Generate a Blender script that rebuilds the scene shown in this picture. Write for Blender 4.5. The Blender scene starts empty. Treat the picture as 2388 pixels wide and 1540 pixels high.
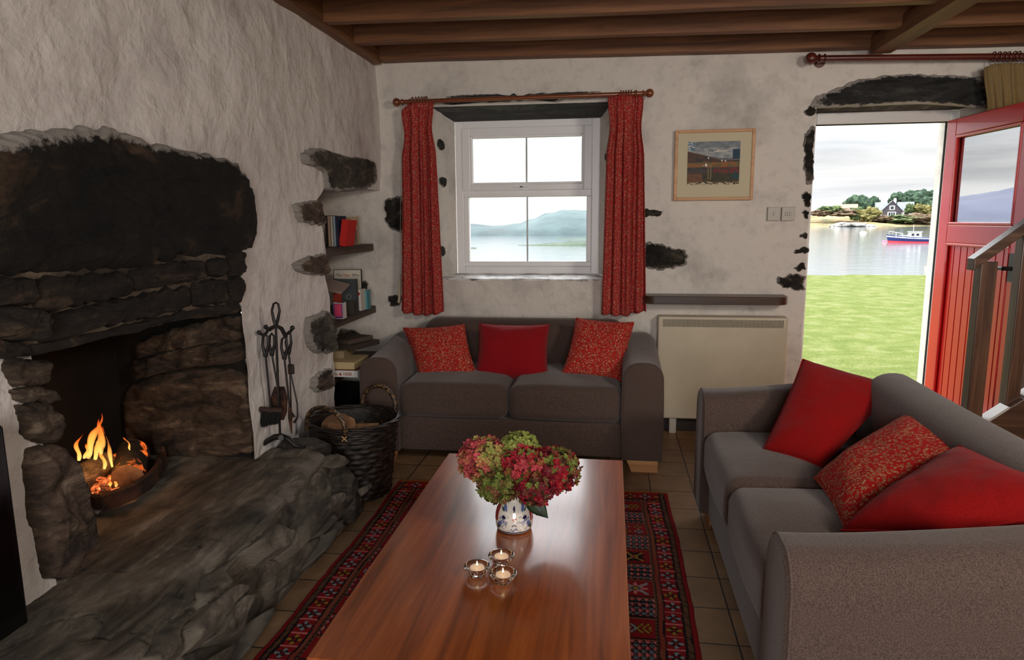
import bpy, bmesh, math, random
from math import sin, cos, pi, sqrt, radians, atan2, exp
from mathutils import Vector, Matrix, noise
V = Vector
random.seed(7)
scene = bpy.context.scene
COL = scene.collection

# ------------------------------------------------------------------ camera model
F = 1600.0
H = 1.40
def _rot(a, b, c):
    Rx = Matrix(((1,0,0),(0,cos(a),-sin(a)),(0,sin(a),cos(a))))
    Ry = Matrix(((cos(b),0,sin(b)),(0,1,0),(-sin(b),0,cos(b))))
    Rz = Matrix(((cos(c),-sin(c),0),(sin(c),cos(c),0),(0,0,1)))
    return Rz @ Rx @ Ry
R = _rot(.1598, .1446, -.0082)
RT = R.transposed()
CAM = V((0, 0, H))
def ray(x, y):
    d = RT @ V((x-1194, y-770, F))
    return V((d[0], d[2], -d[1]))
def aZ(x, y, z=0.): d = ray(x, y); return CAM + d*((z-H)/d[2])
def aY(x, y, Y): d = ray(x, y); return CAM + d*(Y/d[1])
def aX(x, y, X): d = ray(x, y); return CAM + d*(X/d[0])

cam = bpy.data.cameras.new('camera'); camo = bpy.data.objects.new('camera', cam); COL.objects.link(camo)
cam.sensor_width = 36; cam.lens = F/2388*36; cam.clip_start = .05; cam.clip_end = 5000
def _w(r): return V((r[0], r[2], -r[1]))
rx, ry, rz = _w(R[0]), -_w(R[1]), -_w(R[2])
M = Matrix((rx, ry, rz)).transposed().to_4x4(); M.translation = CAM
camo.matrix_world = M
scene.camera = camo

# ------------------------------------------------------------------ material helpers
def lin(c):
    c = c/255.
    return c/12.92 if c <= .04045 else ((c+.055)/1.055)**2.4
def rgb(r, g, b): return (lin(r), lin(g), lin(b), 1)
def new_mat(name):
    m = bpy.data.materials.new(name); m.use_nodes = True
    nt = m.node_tree; b = nt.nodes['Principled BSDF']
    return m, nt, b
def N(nt, t, **kw):
    n = nt.nodes.new(t)
    for k, v in kw.items(): setattr(n, k, v)
    return n
def coords(nt, scale=(1,1,1), rot=(0,0,0)):
    tc = N(nt, 'ShaderNodeTexCoord'); mp = N(nt, 'ShaderNodeMapping')
    mp.inputs['Scale'].default_value = scale; mp.inputs['Rotation'].default_value = rot
    nt.links.new(tc.outputs['Object'], mp.inputs['Vector'])
    return mp.outputs[0]
def noise_tex(nt, vec, scale, detail=4, rough=.5, dist=0.):
    n = N(nt, 'ShaderNodeTexNoise'); n.inputs['Scale'].default_value = scale
    n.inputs['Detail'].default_value = detail; n.inputs['Roughness'].default_value = rough
    n.inputs['Distortion'].default_value = dist
    nt.links.new(vec, n.inputs['Vector']); return n.outputs['Fac']
def ramp(nt, fac, stops):
    r = N(nt, 'ShaderNodeValToRGB'); el = r.color_ramp.elements
    while len(el) < len(stops): el.new(.5)
    for e, (p, c) in zip(el, stops): e.position = p; e.color = c
    nt.links.new(fac, r.inputs[0]); return r.outputs[0]
def mixc(nt, fac, a, b):
    m = N(nt, 'ShaderNodeMix', data_type='RGBA')
    for s, v in ((m.inputs[0], fac), (m.inputs[6], a), (m.inputs[7], b)):
        if hasattr(v, 'is_output'): nt.links.new(v, s)
        elif s is m.inputs[0]: s.default_value = v
        else: s.default_value = v
    return m.outputs[2]
def bump(nt, b, h, strength, dist=.01, prev=None):
    n = N(nt, 'ShaderNodeBump'); n.inputs['Strength'].default_value = strength; n.inputs['Distance'].default_value = dist
    nt.links.new(h, n.inputs['Height'])
    if prev: nt.links.new(prev, n.inputs['Normal'])
    nt.links.new(n.outputs[0], b.inputs['Normal']); return n.outputs[0]
def plain(name, col, rough=.6, metal=0., spec=.5, coat=0.):
    m, nt, b = new_mat(name)
    b.inputs['Base Color'].default_value = col; b.inputs['Roughness'].default_value = rough
    b.inputs['Metallic'].default_value = metal; b.inputs['Specular IOR Level'].default_value = spec
    b.inputs['Coat Weight'].default_value = coat
    return m
def mottled(name, cols, scale, rough=.8, bscale=None, bstr=.4, bdist=.01, stretch=(1,1,1), detail=6, dist=0., lo=.38, hi=.64, spec=.5, rot=(0,0,0), nr=.6, coat=0.):
    m, nt, b = new_mat(name)
    v = coords(nt, stretch, rot)
    f = noise_tex(nt, v, scale, detail, nr, dist)
    k = len(cols)
    stops = [(lo+(hi-lo)*i/(k-1), c) for i, c in enumerate(cols)]
    c = ramp(nt, f, stops); nt.links.new(c, b.inputs['Base Color'])
    b.inputs['Roughness'].default_value = rough; b.inputs['Specular IOR Level'].default_value = spec
    b.inputs['Coat Weight'].default_value = coat
    if bscale:
        f2 = noise_tex(nt, v, bscale, 5, .6, dist)
        bump(nt, b, f2, bstr, bdist)
    return m
def attr_mat(name, rough=.8, bscale=None, bstr=.3, bdist=.003, spec=.4, coat=0.):
    m, nt, b = new_mat(name)
    a = N(nt, 'ShaderNodeAttribute'); a.attribute_name = 'paint'
    nt.links.new(a.outputs['Color'], b.inputs['Base Color'])
    b.inputs['Roughness'].default_value = rough; b.inputs['Specular IOR Level'].default_value = spec
    b.inputs['Coat Weight'].default_value = coat
    if bscale:
        bump(nt, b, noise_tex(nt, coords(nt), bscale, 3), bstr, bdist)
    return m

# plaster
def plaster(name, base, dirt, bs=1.0, warm=None):
    m, nt, b = new_mat(name)
    v = coords(nt)
    f = noise_tex(nt, v, 2.2, 8, .62)
    c = ramp(nt, f, [(.30, dirt), (.50, base), (1, base)])
    f3 = noise_tex(nt, v, 16, 6, .7)
    c2 = ramp(nt, f3, [(.30, (.72,.70,.68,1)), (.48, (1,1,1,1)), (1, (1,1,1,1))])
    mm = N(nt, 'ShaderNodeMix', data_type='RGBA', blend_type='MULTIPLY'); mm.inputs[0].default_value = .55
    nt.links.new(c, mm.inputs[6]); nt.links.new(c2, mm.inputs[7])
    nt.links.new(mm.outputs[2], b.inputs['Base Color'])
    b.inputs['Roughness'].default_value = .55; b.inputs['Specular IOR Level'].default_value = .35
    v2 = coords(nt, (1, 1, .85), (0.6, .3, 0))
    h1 = noise_tex(nt, v2, 8, 5, .5, .25)
    p = bump(nt, b, h1, .75*bs, .035)
    h2 = noise_tex(nt, v, 48, 4, .6)
    bump(nt, b, h2, .3*bs, .006, p)
    return m
M_PLASTER = plaster('lime_plaster', rgb(214,208,203), rgb(188,180,176), 1.1)
M_PLASTER_B = plaster('lime_plaster_back', rgb(222,215,206), rgb(184,178,172), .55)
def stone_mat(name, c1, c2, c3, scale=5, stretch=(1,1,3.2), rough=.75, bs=.8):
    m, nt, b = new_mat(name)
    v = coords(nt, stretch, (.12, .08, .1))
    f = noise_tex(nt, v, scale, 10, .68, .7)
    c = ramp(nt, f, [(.38, c1), (.49, c2), (.54, c2), (.64, c3)])
    fs_ = noise_tex(nt, coords(nt, (1, 1, 2.4), (.3, .2, .5)), scale*5, 8, .75, .4)
    cs = ramp(nt, fs_, [(.40, (.55,.53,.52,1)), (.52, (1,1,1,1)), (.62, (1.35,1.3,1.25,1))])
    ms = N(nt, 'ShaderNodeMix', data_type='RGBA', blend_type='MULTIPLY'); ms.inputs[0].default_value = .8
    nt.links.new(c, ms.inputs[6]); nt.links.new(cs, ms.inputs[7])
    at_ = N(nt, 'ShaderNodeAttribute'); at_.attribute_name = 'paint'
    nw = noise_tex(nt, coords(nt, (1,1,1)), 22, 7, .75)
    sm = N(nt, 'ShaderNodeMath', operation='MULTIPLY_ADD'); nt.links.new(nw, sm.inputs[0]); sm.inputs[1].default_value = .55; nt.links.new(at_.outputs['Fac'], sm.inputs[2])
    wf = ramp(nt, sm.outputs[0], [(.0, (0,0,0,1)), (.60, (0,0,0,1))]); 
    wr_ = N(nt, 'ShaderNodeMapRange'); wr_.inputs['From Min'].default_value = 1.12; wr_.inputs['From Max'].default_value = 1.20
    nt.links.new(sm.outputs[0], wr_.inputs['Value'])
    cw_ = mixc(nt, wr_.outputs[0], ms.outputs[2], rgb(196,189,182))
    nt.links.new(cw_, b.inputs['Base Color'])
    b.inputs['Roughness'].default_value = rough; b.inputs['Specular IOR Level'].default_value = .45
    h = noise_tex(nt, v, scale*2.2, 10, .7, 1.1)
    p = bump(nt, b, h, bs, .10)
    h2 = noise_tex(nt, coords(nt, (1,1,2)), 45, 7, .7)
    bump(nt, b, h2, .8, .012, p)
    return m
S_DARK = stone_mat('soot_dark_stone', rgb(10,9,8), rgb(30,26,21), rgb(86,66,48), 3.2, (1,1,1.8), .8, .9)
S_BROWN = stone_mat('brown_stone', rgb(56,44,36), rgb(112,92,78), rgb(160,138,118), 4)
S_COURSE = stone_mat('sooted_course_stone', rgb(20,16,13), rgb(50,41,33), rgb(98,80,63), 4)
S_JAMB = stone_mat('jamb_stone', rgb(44,35,28), rgb(92,76,62), rgb(146,126,106), 4)
S_GREY = stone_mat('grey_stone', rgb(40,38,34), rgb(92,85,76), rgb(150,140,126), 5, (1,1,2))
S_SLATE = stone_mat('slate', rgb(30,31,31), rgb(56,57,56), rgb(86,86,84), 3, (.6,3,3), .7, .5)
S_EDGE = stone_mat('dark_edge_stone', rgb(28,26,23), rgb(58,54,47), rgb(110,102,90), 7, (1,1,1.5))
def hearth_mat(st=(3.6, 1, 2.5), sc=3.4, di=1.4, k=1.):
    m, nt, b = new_mat('hearth_schist')
    v = coords(nt, st, (0, 0, .25))
    f = noise_tex(nt, v, sc, 12, .72, di)
    c = ramp(nt, f, [(.34, rgb(52,47,41)), (.44, rgb(100,92,81)), (.54, rgb(134,124,110)), (.66, rgb(184,173,158))])
    v2 = coords(nt)
    f2 = noise_tex(nt, v2, 1.6, 5, .6)
    mm = N(nt, 'ShaderNodeMix', data_type='RGBA', blend_type='MULTIPLY'); mm.inputs[0].default_value = .6
    nt.links.new(c, mm.inputs[6]); nt.links.new(ramp(nt, f2, [(.3, (.55,.53,.5,1)), (.62, (1,1,1,1))]), mm.inputs[7])
    a = N(nt, 'ShaderNodeAttribute'); a.attribute_name = 'paint'
    m2 = mixc(nt, a.outputs['Fac'], mm.outputs[2], rgb(168,158,142))
    nt.links.new(m2, b.inputs['Base Color'])
    b.inputs['Roughness'].default_value = .72
    h = noise_tex(nt, v, 6, 12, .72, 1.5)
    p = bump(nt, b, h, 1., .06)
    bump(nt, b, noise_tex(nt, v2, 45, 7, .75), .8, .012, p)
    return m
S_HEARTH = hearth_mat(di=.6)
S_FACING = hearth_mat((1.2, 1, 2.2), 6, .4)
M_SOOT = mottled('soot', [rgb(3,3,3), rgb(9,8,7), rgb(20,16,13)], 4, .95, 12, .6, .02)
M_MORTAR = mottled('mortar', [rgb(84,76,66), rgb(122,112,100), rgb(146,136,122)], 6, .95, 30, .5, .01)

def wood(name, c1, c2, c3, axis='x', scale=9, rough=.5, coat=0., bs=.15, squeeze=.06):
    m, nt, b = new_mat(name)
    st = {'x': (squeeze,1,1), 'y': (1,squeeze,1), 'z': (1,1,squeeze)}[axis]
    v = coords(nt, st)
    f = noise_tex(nt, v, scale*3, 8, .62, .8)
    f2 = noise_tex(nt, v, scale*.6, 3, .5, .4)
    c = ramp(nt, f, [(.3, c1), (.5, c2), (.72, c3)])
    mm = N(nt, 'ShaderNodeMix', data_type='RGBA', blend_type='MULTIPLY'); mm.inputs[0].default_value = .5
    nt.links.new(c, mm.inputs[6]); nt.links.new(ramp(nt, f2, [(.3, (.62,.58,.55,1)), (.6, (1,1,1,1))]), mm.inputs[7])
    nt.links.new(mm.outputs[2], b.inputs['Base Color'])
    b.inputs['Roughness'].default_value = rough; b.inputs['Coat Weight'].default_value = coat
    b.inputs['Coat Roughness'].default_value = .16
    bump(nt, b, f, bs, .004)
    return m
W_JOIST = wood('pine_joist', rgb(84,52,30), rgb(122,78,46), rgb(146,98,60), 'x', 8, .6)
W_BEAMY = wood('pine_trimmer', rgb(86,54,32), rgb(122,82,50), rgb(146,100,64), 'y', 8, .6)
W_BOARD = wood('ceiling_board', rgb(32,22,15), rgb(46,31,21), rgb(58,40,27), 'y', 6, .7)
W_TABLE = wood('varnished_table_wood', rgb(104,48,12), rgb(148,72,20), rgb(178,94,32), 'y', 10, .38, 1., .12, .05)
W_ROD = wood('curtain_rod_wood', rgb(96,48,26), rgb(130,68,38), rgb(150,84,48), 'x', 12, .3, .5)
W_ROD2 = wood('dark_red_rod_wood', rgb(70,26,18), rgb(96,38,26), rgb(112,50,34), 'x', 12, .35, .4)
W_SHELF = wood('dark_shelf_wood', rgb(40,26,18), rgb(66,44,30), rgb(88,62,44), 'x', 9, .42, .2)
W_SHELFY = wood('alcove_shelf_wood', rgb(44,32,25), rgb(70,54,44), rgb(92,74,60), 'y', 9, .55)
W_FOOT = wood('beech_foot', rgb(176,118,70), rgb(204,146,92), rgb(216,162,108), 'x', 9, .45)
W_STAIR = wood('stair_wood', rgb(48,28,18), rgb(80,50,33), rgb(112,78,54), 'z', 9, .4, .2)
W_STAIRX = wood('stair_rail_wood', rgb(48,28,18), rgb(80,52,36), rgb(120,90,68), 'x', 9, .36, .3)
W_PINE = wood('picture_frame_wood', rgb(186,132,84), rgb(206,154,104), rgb(220,170,120), 'x', 8, .45)
W_LOG = mottled('log_cut_wood', [rgb(96,66,44), rgb(142,104,72), rgb(168,128,92)], 9, .8, 40, .3)
W_BARK = mottled('log_bark', [rgb(38,28,22), rgb(70,54,42), rgb(98,80,62)], 12, .9, 25, .9, .02, (1,1,.3))

def fabric(name, c1, c2, fine=420, rough=.95, sheen=.25, wscale=3.):
    m, nt, b = new_mat(name)
    v = coords(nt)
    f = noise_tex(nt, v, fine, 2, .5)
    c = ramp(nt, f, [(.34, c1), (.66, c2)])
    nt.links.new(c, b.inputs['Base Color'])
    b.inputs['Roughness'].default_value = rough
    b.inputs['Sheen Weight'].default_value = sheen; b.inputs['Sheen Roughness'].default_value = .5
    b.inputs['Specular IOR Level'].default_value = .2
    p = bump(nt, b, noise_tex(nt, v, fine*.8, 2), .35, .002)
    bump(nt, b, noise_tex(nt, v, wscale, 4, .5), .25, .03, p)
    return m
F_SOFA = fabric('sofa_tweed', rgb(68,54,49), rgb(100,83,76), 300)
F_RED = fabric('red_cotton', rgb(128,6,8), rgb(154,14,14), 420, .95, .05, 7)
F_REDV = fabric('deep_red_cotton', rgb(136,9,18), rgb(158,22,32), 420, .95, .12, 9)
def printed(name, scale, base=rgb(178,36,30), spots=(rgb(196,172,134), rgb(72,62,54))):
    m, nt, b = new_mat(name)
    v = coords(nt)
    vo = N(nt, 'ShaderNodeTexVoronoi', feature='F1'); vo.inputs['Scale'].default_value = scale
    nt.links.new(v, vo.inputs['Vector'])
    ring = ramp(nt, vo.outputs['Distance'], [(.18, (0,0,0,1)), (.27, (1,1,1,1)), (.42, (1,1,1,1)), (.50, (0,0,0,1))])
    pick = ramp(nt, noise_tex(nt, v, scale*.9, 2), [(.49, (0,0,0,1)), (.51, (1,1,1,1))])
    sp = mixc(nt, pick, spots[0], spots[1])
    cut = ramp(nt, noise_tex(nt, v, scale*1.7, 2), [(.40, (0,0,0,1)), (.48, (1,1,1,1))])
    mu = N(nt, 'ShaderNodeMath', operation='MULTIPLY'); nt.links.new(ring, mu.inputs[0]); nt.links.new(cut, mu.inputs[1])
    c = mixc(nt, mu.outputs[0], base, sp)
    nt.links.new(c, b.inputs['Base Color'])
    b.inputs['Roughness'].default_value = .9; b.inputs['Specular IOR Level'].default_value = .2
    bump(nt, b, noise_tex(nt, v, 6, 5), .35, .03)
    return m
F_PRINT = printed('red_printed_cotton', 125, rgb(182,34,30))
F_PRINT2 = printed('red_scroll_printed_cotton', 92, rgb(168,22,20), (rgb(180,146,104), rgb(132,110,82)))
F_CURT = printed('red_curtain_print', 150, rgb(172,40,38), (rgb(196,158,130), rgb(70,74,78)))
F_TAN = fabric('tan_curtain_cloth', rgb(126,104,66), rgb(150,126,84), 300)
P_RED = plain('red_door_paint', rgb(216,34,36), .30, coat=.3)
P_WHITE = plain('white_pvc', rgb(246,246,248), .3)
P_WOODWHITE = plain('white_paint_gloss', rgb(226,226,224), .35)
P_BLACKMETAL = mottled('wrought_iron', [rgb(14,14,15), rgb(30,30,32)], 20, .45, 60, .3, .003)
P_BLACK = plain('gloss_black', rgb(8,8,9), .18)
P_CHROME = plain('aged_metal', rgb(90,84,80), .3, 1)
P_CREAM = mottled('heater_enamel', [rgb(196,184,160), rgb(208,196,172)], 3, .4)
P_DARK = plain('dark_slot', rgb(14,12,11), .8)
P_RUST = mottled('rusty_cast_iron', [rgb(24,15,11), rgb(58,34,22), rgb(84,50,30)], 14, .85, 40, .6, .006)

# ------------------------------------------------------------------ mesh helpers
def link_mesh(name, verts, faces, mat=None, parent=None, smooth=True, paint=None, angle=None):
    me = bpy.data.meshes.new(name)
    me.from_pydata([tuple(v) for v in verts], [], faces)
    me.update()
    if mat: me.materials.append(mat)
    if smooth:
        me.polygons.foreach_set('use_smooth', [True]*len(me.polygons))
    if paint is not None:
        ca = me.color_attributes.new('paint', 'FLOAT_COLOR', 'POINT')
        flat = []
        for c in paint: flat += [c[0], c[1], c[2], 1.]
        ca.data.foreach_set('color', flat)
    if angle is not None:
        try: me.set_sharp_from_angle(angle=angle)
        except Exception: pass
    o = bpy.data.objects.new(name, me); COL.objects.link(o)
    if parent: o.parent = parent
    return o
class MB:
    def __init__(s): s.v = []; s.f = []
    def add(s, vs, fs):
        k = len(s.v); s.v += [V(p) for p in vs]; s.f += [tuple(i+k for i in f) for f in fs]; return s
    def box(s, a, b, mtx=None):
        x0,y0,z0 = a; x1,y1,z1 = b
        vs = [V(p) for p in ((x0,y0,z0),(x1,y0,z0),(x1,y1,z0),(x0,y1,z0),(x0,y0,z1),(x1,y0,z1),(x1,y1,z1),(x0,y1,z1))]
        if mtx: vs = [mtx @ p for p in vs]
        return s.add(vs, [(0,3,2,1),(4,5,6,7),(0,1,5,4),(1,2,6,5),(2,3,7,6),(3,0,4,7)])
    def hexa(s, vs): return s.add(vs, [(0,3,2,1),(4,5,6,7),(0,1,5,4),(1,2,6,5),(2,3,7,6),(3,0,4,7)])
    def tube(s, pts, r, n=10, closed=False, cap=True):
        pts = [V(p) for p in pts]; m = len(pts)
        rs = r if isinstance(r, (list, tuple)) else [r]*m
        vs = []; prev = None
        for i, p in enumerate(pts):
            a = pts[(i-1) % m] if (i > 0 or closed) else p
            c = pts[(i+1) % m] if (i < m-1 or closed) else p
            t = (c-a).normalized()
            if prev is None:
                u = t.cross(V((0,0,1)));
                if u.length < .1: u = t.cross(V((1,0,0)))
            else: u = prev - t*prev.dot(t)
            u.normalize(); prev = u; w = t.cross(u)
            for k in range(n):
                an = 2*pi*k/n; vs.append(p + (u*cos(an)+w*sin(an))*rs[i])
        fs = []
        for i in range(m if closed else m-1):
            for k in range(n):
                fs.append((i*n+k, i*n+(k+1) % n, ((i+1) % m)*n+(k+1) % n, ((i+1) % m)*n+k))
        if cap and not closed:
            fs.append(tuple(reversed(range(n)))); fs.append(tuple(range((m-1)*n, m*n)))
        return s.add(vs, fs)
    def lathe(s, prof, n=32, c=(0,0,0), axis='z', cap=False):
        vs = []; c = V(c)
        for r, z in prof:
            for k in range(n):
                a = 2*pi*k/n
                p = V((r*cos(a), r*sin(a), z))
                if axis == 'x': p = V((p.z, p.x, p.y))
                if axis == 'y': p = V((p.x, p.z, p.y))
                vs.append(c+p)
        fs = []
        for i in range(len(prof)-1):
            for k in range(n): fs.append((i*n+k, i*n+(k+1) % n, (i+1)*n+(k+1) % n, (i+1)*n+k))
        if cap: fs.append(tuple(reversed(range(n)))); fs.append(tuple(range((len(prof)-1)*n, len(prof)*n)))
        return s.add(vs, fs)
    def sphere(s, c, r, n=16, m=10, sc=(1,1,1)):
        c = V(c); vs = []
        for i in range(m+1):
            t = pi*i/m
            for k in range(n):
                a = 2*pi*k/n
                vs.append(c + V((r*sc[0]*sin(t)*cos(a), r*sc[1]*sin(t)*sin(a), r*sc[2]*cos(t))))
        fs = [(i*n+k, (i+1)*n+k, (i+1)*n+(k+1) % n, i*n+(k+1) % n) for i in range(m) for k in range(n)]
        return s.add(vs, fs)
    def prism(s, poly, vec):
        n = len(poly); vec = V(vec)
        vs = [V(p) for p in poly] + [V(p)+vec for p in poly]
        fs = [tuple(reversed(range(n))), tuple(range(n, 2*n))] + [(i, (i+1) % n, (i+1) % n+n, i+n) for i in range(n)]
        return s.add(vs, fs)
    def patch(s, P, nu, nv):
        vs = [P(i/nu, j/nv) for j in range(nv+1) for i in range(nu+1)]
        fs = [(j*(nu+1)+i, j*(nu+1)+i+1, (j+1)*(nu+1)+i+1, (j+1)*(nu+1)+i) for j in range(nv) for i in range(nu)]
        return s.add(vs, fs)
    def build(s, name, mat, parent=None, smooth=False, bevel=0., seg=2, fix=True, loc=None, paint=None, angle=.7):
        me = bpy.data.meshes.new(name)
        off = V(loc) if loc is not None else V((0,0,0))
        me.from_pydata([tuple(v-off) for v in s.v], [], s.f)
        if fix:
            bm = bmesh.new(); bm.from_mesh(me)
            bmesh.ops.recalc_face_normals(bm, faces=bm.faces); bm.to_mesh(me); bm.free()
        me.materials.append(mat)
        if smooth:
            me.polygons.foreach_set('use_smooth', [True]*len(me.polygons))
            if angle is not None: me.set_sharp_from_angle(angle=angle)
        if paint is not None:
            ca = me.color_attributes.new('paint', 'FLOAT_COLOR', 'POINT')
            flat = []
            for c in paint: flat += [c[0], c[1], c[2], 1.]
            ca.data.foreach_set('color', flat)
        o = bpy.data.objects.new(name, me); COL.objects.link(o); o.location = off
        if parent: o.parent = parent
        if bevel:
            b = o.modifiers.new('bevel', 'BEVEL'); b.width = bevel; b.segments = seg; b.limit_method = 'ANGLE'; b.angle_limit = .6
        return o
def empty(name, loc=(0,0,0), rz=0.):
    o = bpy.data.objects.new(name, None); COL.objects.link(o); o.location = loc; o.rotation_euler = (0,0,rz); o.empty_display_size = .05
    return o
def tag(o, label, cat, group=None):
    o['label'] = label; o['category'] = cat
    if group: o['group'] = group
    return o
def struct(o): o['kind'] = 'structure'; return o
def thing(name, label, cat, loc=(0,0,0), rz=0., group=None): return tag(empty(name, loc, rz), label, cat, group)

def rbox(hx, hy, hz, r, k=4, n=8):
    """rounded box surface: verts, faces, with a grid on every side"""
    def axis(h):
        inner = h-r
        c = [-(inner+r*math.tan(pi/4*(1-i/k))) for i in range(k)]
        mid = [-inner+2*inner*i/n for i in range(n+1)]
        return c+mid+[-q for q in reversed(c)]
    ax = [axis(hx), axis(hy), axis(hz)]; h = (hx, hy, hz)
    verts = {}; vl = []; faces = []
    def vid(p):
        key = tuple(round(q, 6) for q in p)
        if key not in verts: verts[key] = len(vl); vl.append(V(p))
        return verts[key]
    for d in range(3):
        a, b = [(1,2), (2,0), (0,1)][d]
        for sgn in (-1, 1):
            A, B = ax[a], ax[b]
            for i in range(len(A)-1):
                for j in range(len(B)-1):
                    q = []
                    for (u, v) in ((A[i],B[j]), (A[i+1],B[j]), (A[i+1],B[j+1]), (A[i],B[j+1])):
                        p = [0,0,0]; p[d] = sgn*h[d]; p[a] = u; p[b] = v; q.append(vid(p))
                    faces.append(tuple(q if sgn > 0 else reversed(q)))
    out = []
    for p in vl:
        inn = V([max(-(h[i]-r), min(h[i]-r, p[i])) for i in range(3)])
        d = p-inn
        out.append(inn + d.normalized()*r if d.length > 1e-9 else p)
    return out, faces
def soft(name, c, half, r, mat, parent=None, fn=None, k=4, n=10):
    vs, fs = rbox(*half, r, k, n)
    c = V(c)
    if fn: vs = [fn(p) for p in vs]
    o = link_mesh(name, vs, fs, mat, parent); o.location = c
    return o

def nz(p, s, seed=0.): return noise.noise(V((p[0]*s+seed, p[1]*s+seed*1.7, p[2]*s-seed)))
def fr(p, s, seed=0., o=4): return noise.fractal(V((p[0]*s+seed, p[1]*s+seed*1.7, p[2]*s-seed)), 1., 2., o)
def wob(p, a=1.):
    """shared plaster unevenness, one vector field over the room"""
    return V((fr(p, 1.3, 3.1)*.018 + fr(p, 6, 8.2)*.006, fr(p, 1.2, 11.3)*.012 + fr(p, 6, 5.5)*.003, 0))*a

def catmull(pts, n):
    m = len(pts); out = []
    for i in range(m):
        p0, p1, p2, p3 = pts[(i-1) % m], pts[i], pts[(i+1) % m], pts[(i+2) % m]
        for k in range(n):
            t = k/n
            c = .5*((2*p1)+(p2-p0)*t+(2*p0-5*p1+4*p2-p3)*t*t+(3*p1-p0-3*p2+p3)*t**3)
            l = p1+(p2-p1)*t
            out.append(l*.45+c*.55)
    return out
def stone(outline, nrm, depth, mat, parent, name='exposed_stone', seed=0., rings=9, jit=.006, rough=.35, back=.05, flat=3., wash=0):
    pts = [V(p) for p in outline]; nrm = V(nrm).normalized()
    per = max(3, int(64/len(pts)))
    o = catmull(pts, max(4, int(130/len(pts)))); n = len(o)
    perp = [(o[(k+1) % n]-o[k-1]).cross(nrm).normalized() for k in range(n)]
    if (perp[0].dot(o[0]-sum(o, V((0,0,0)))/n)) < 0: perp = [-q for q in perp]
    c = sum(o, V((0,0,0)))/n
    size = max((p-c).length for p in o)
    vs = [c]; cols = [(0,0,0)]
    for r_ in range(1, rings+1):
        t = (r_/rings)**.8
        for kq, q in enumerate(o):
            e = q + perp[kq]*(fr(q, 22, seed)*jit*1.6+fr(q, 60, seed)*jit*.7)
            p = c+(e-c)*t
            h = depth*(max(0., 1-t**flat))**.5
            p = p + nrm*(h + (fr(p, 2.2/size if size > .2 else 9, seed, 5)*rough*depth*1.1 + fr(p, 26, seed)*.005 + noise.ridged_multi_fractal(V((p.x*5+seed,p.y*5,p.z*11)), .9, 2., 5, 1., 2.)*.0035)*min(1, (1-t)*6))
            vs.append(p); cols.append(((t if wash == 1 else t*max(0., min(1., (q.z-c.z)*6+.3))) if wash else 0.,)*3)
    for q in o: vs.append(q - nrm*back); cols.append((1. if wash else 0.,)*3)
    vs[0] = c + nrm*(depth + fr(c, 2.2/size if size > .2 else 9, seed, 5)*rough*depth)
    fs = [(0, 1+k, 1+(k+1) % n) for k in range(n)]
    for r_ in range(rings):
        a = 1+r_*n; b = a+n
        for k in range(n): fs.append((a+k, b+k, b+(k+1) % n, a+(k+1) % n))
    mb = MB(); mb.add(vs, fs)
    return mb.build(name, mat, parent, smooth=True, angle=1.2, loc=c if parent is None else None, paint=cols)

# ================================================================== ROOM
YB, XL, ZC = 4.55, -1.55, 2.42
XR, YN = 3.3, -1.7
TOPB = 2.60
# ---- left wall (chimney wall) with hearth opening and book alcove
def ya(z):   # ragged plaster edge of the alcove
    tab = [(0,3.60),(.3,3.60),(.49,3.60),(.62,3.62),(.78,3.62),(.95,3.60),(1.10,3.55),(1.22,3.585),(1.36,3.56),(1.44,3.50),(1.50,3.50),(1.56,3.60),(1.62,3.66),(3,3.66)]
    for (a, b), (c, d) in zip(tab, tab[1:]):
        if z <= c: t = (z-a)/(c-a); return b+(d-b)*t + nz((0,0,z), 14, 2)*.014
    return 3.62
mb = MB()
def lw(y0, y1, z0, z1, step=.03):
    f0 = y0 if callable(y0) else (lambda z: y0)
    f1 = y1 if callable(y1) else (lambda z: y1)
    nu = max(2, int(abs(f1(z0)-f0(z0))/step)); nv = max(2, int((z1-z0)/step))
    def P(u, v):
        z = z0+(z1-z0)*v; y = f0(z)+(f1(z)-f0(z))*u
        p = V((XL, y, z)); return p+wob(p)
    mb.patch(P, nu, nv)
lw(YN, 1.62, 0, 1.05); lw(YN, 2.70, 1.05, TOPB); lw(2.70, ya, 0, 1.60); lw(2.70, 4.56, 1.60, TOPB)
def P(u, v):
    z = 1.6*v; p = V((XL, ya(z), z)); p = p+wob(p); return p + V((-.5*u, .06*u, 0))
mb.patch(P, 12, 52)
def P(u, v):
    p = V((XL, 3.6+.96*v, 1.60)); p = p+wob(p); return p+V((-.5*u, 0, 0))
mb.patch(P, 10, 30)
wall_left = struct(mb.build('wall_left', M_PLASTER, smooth=True, angle=None))
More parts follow.
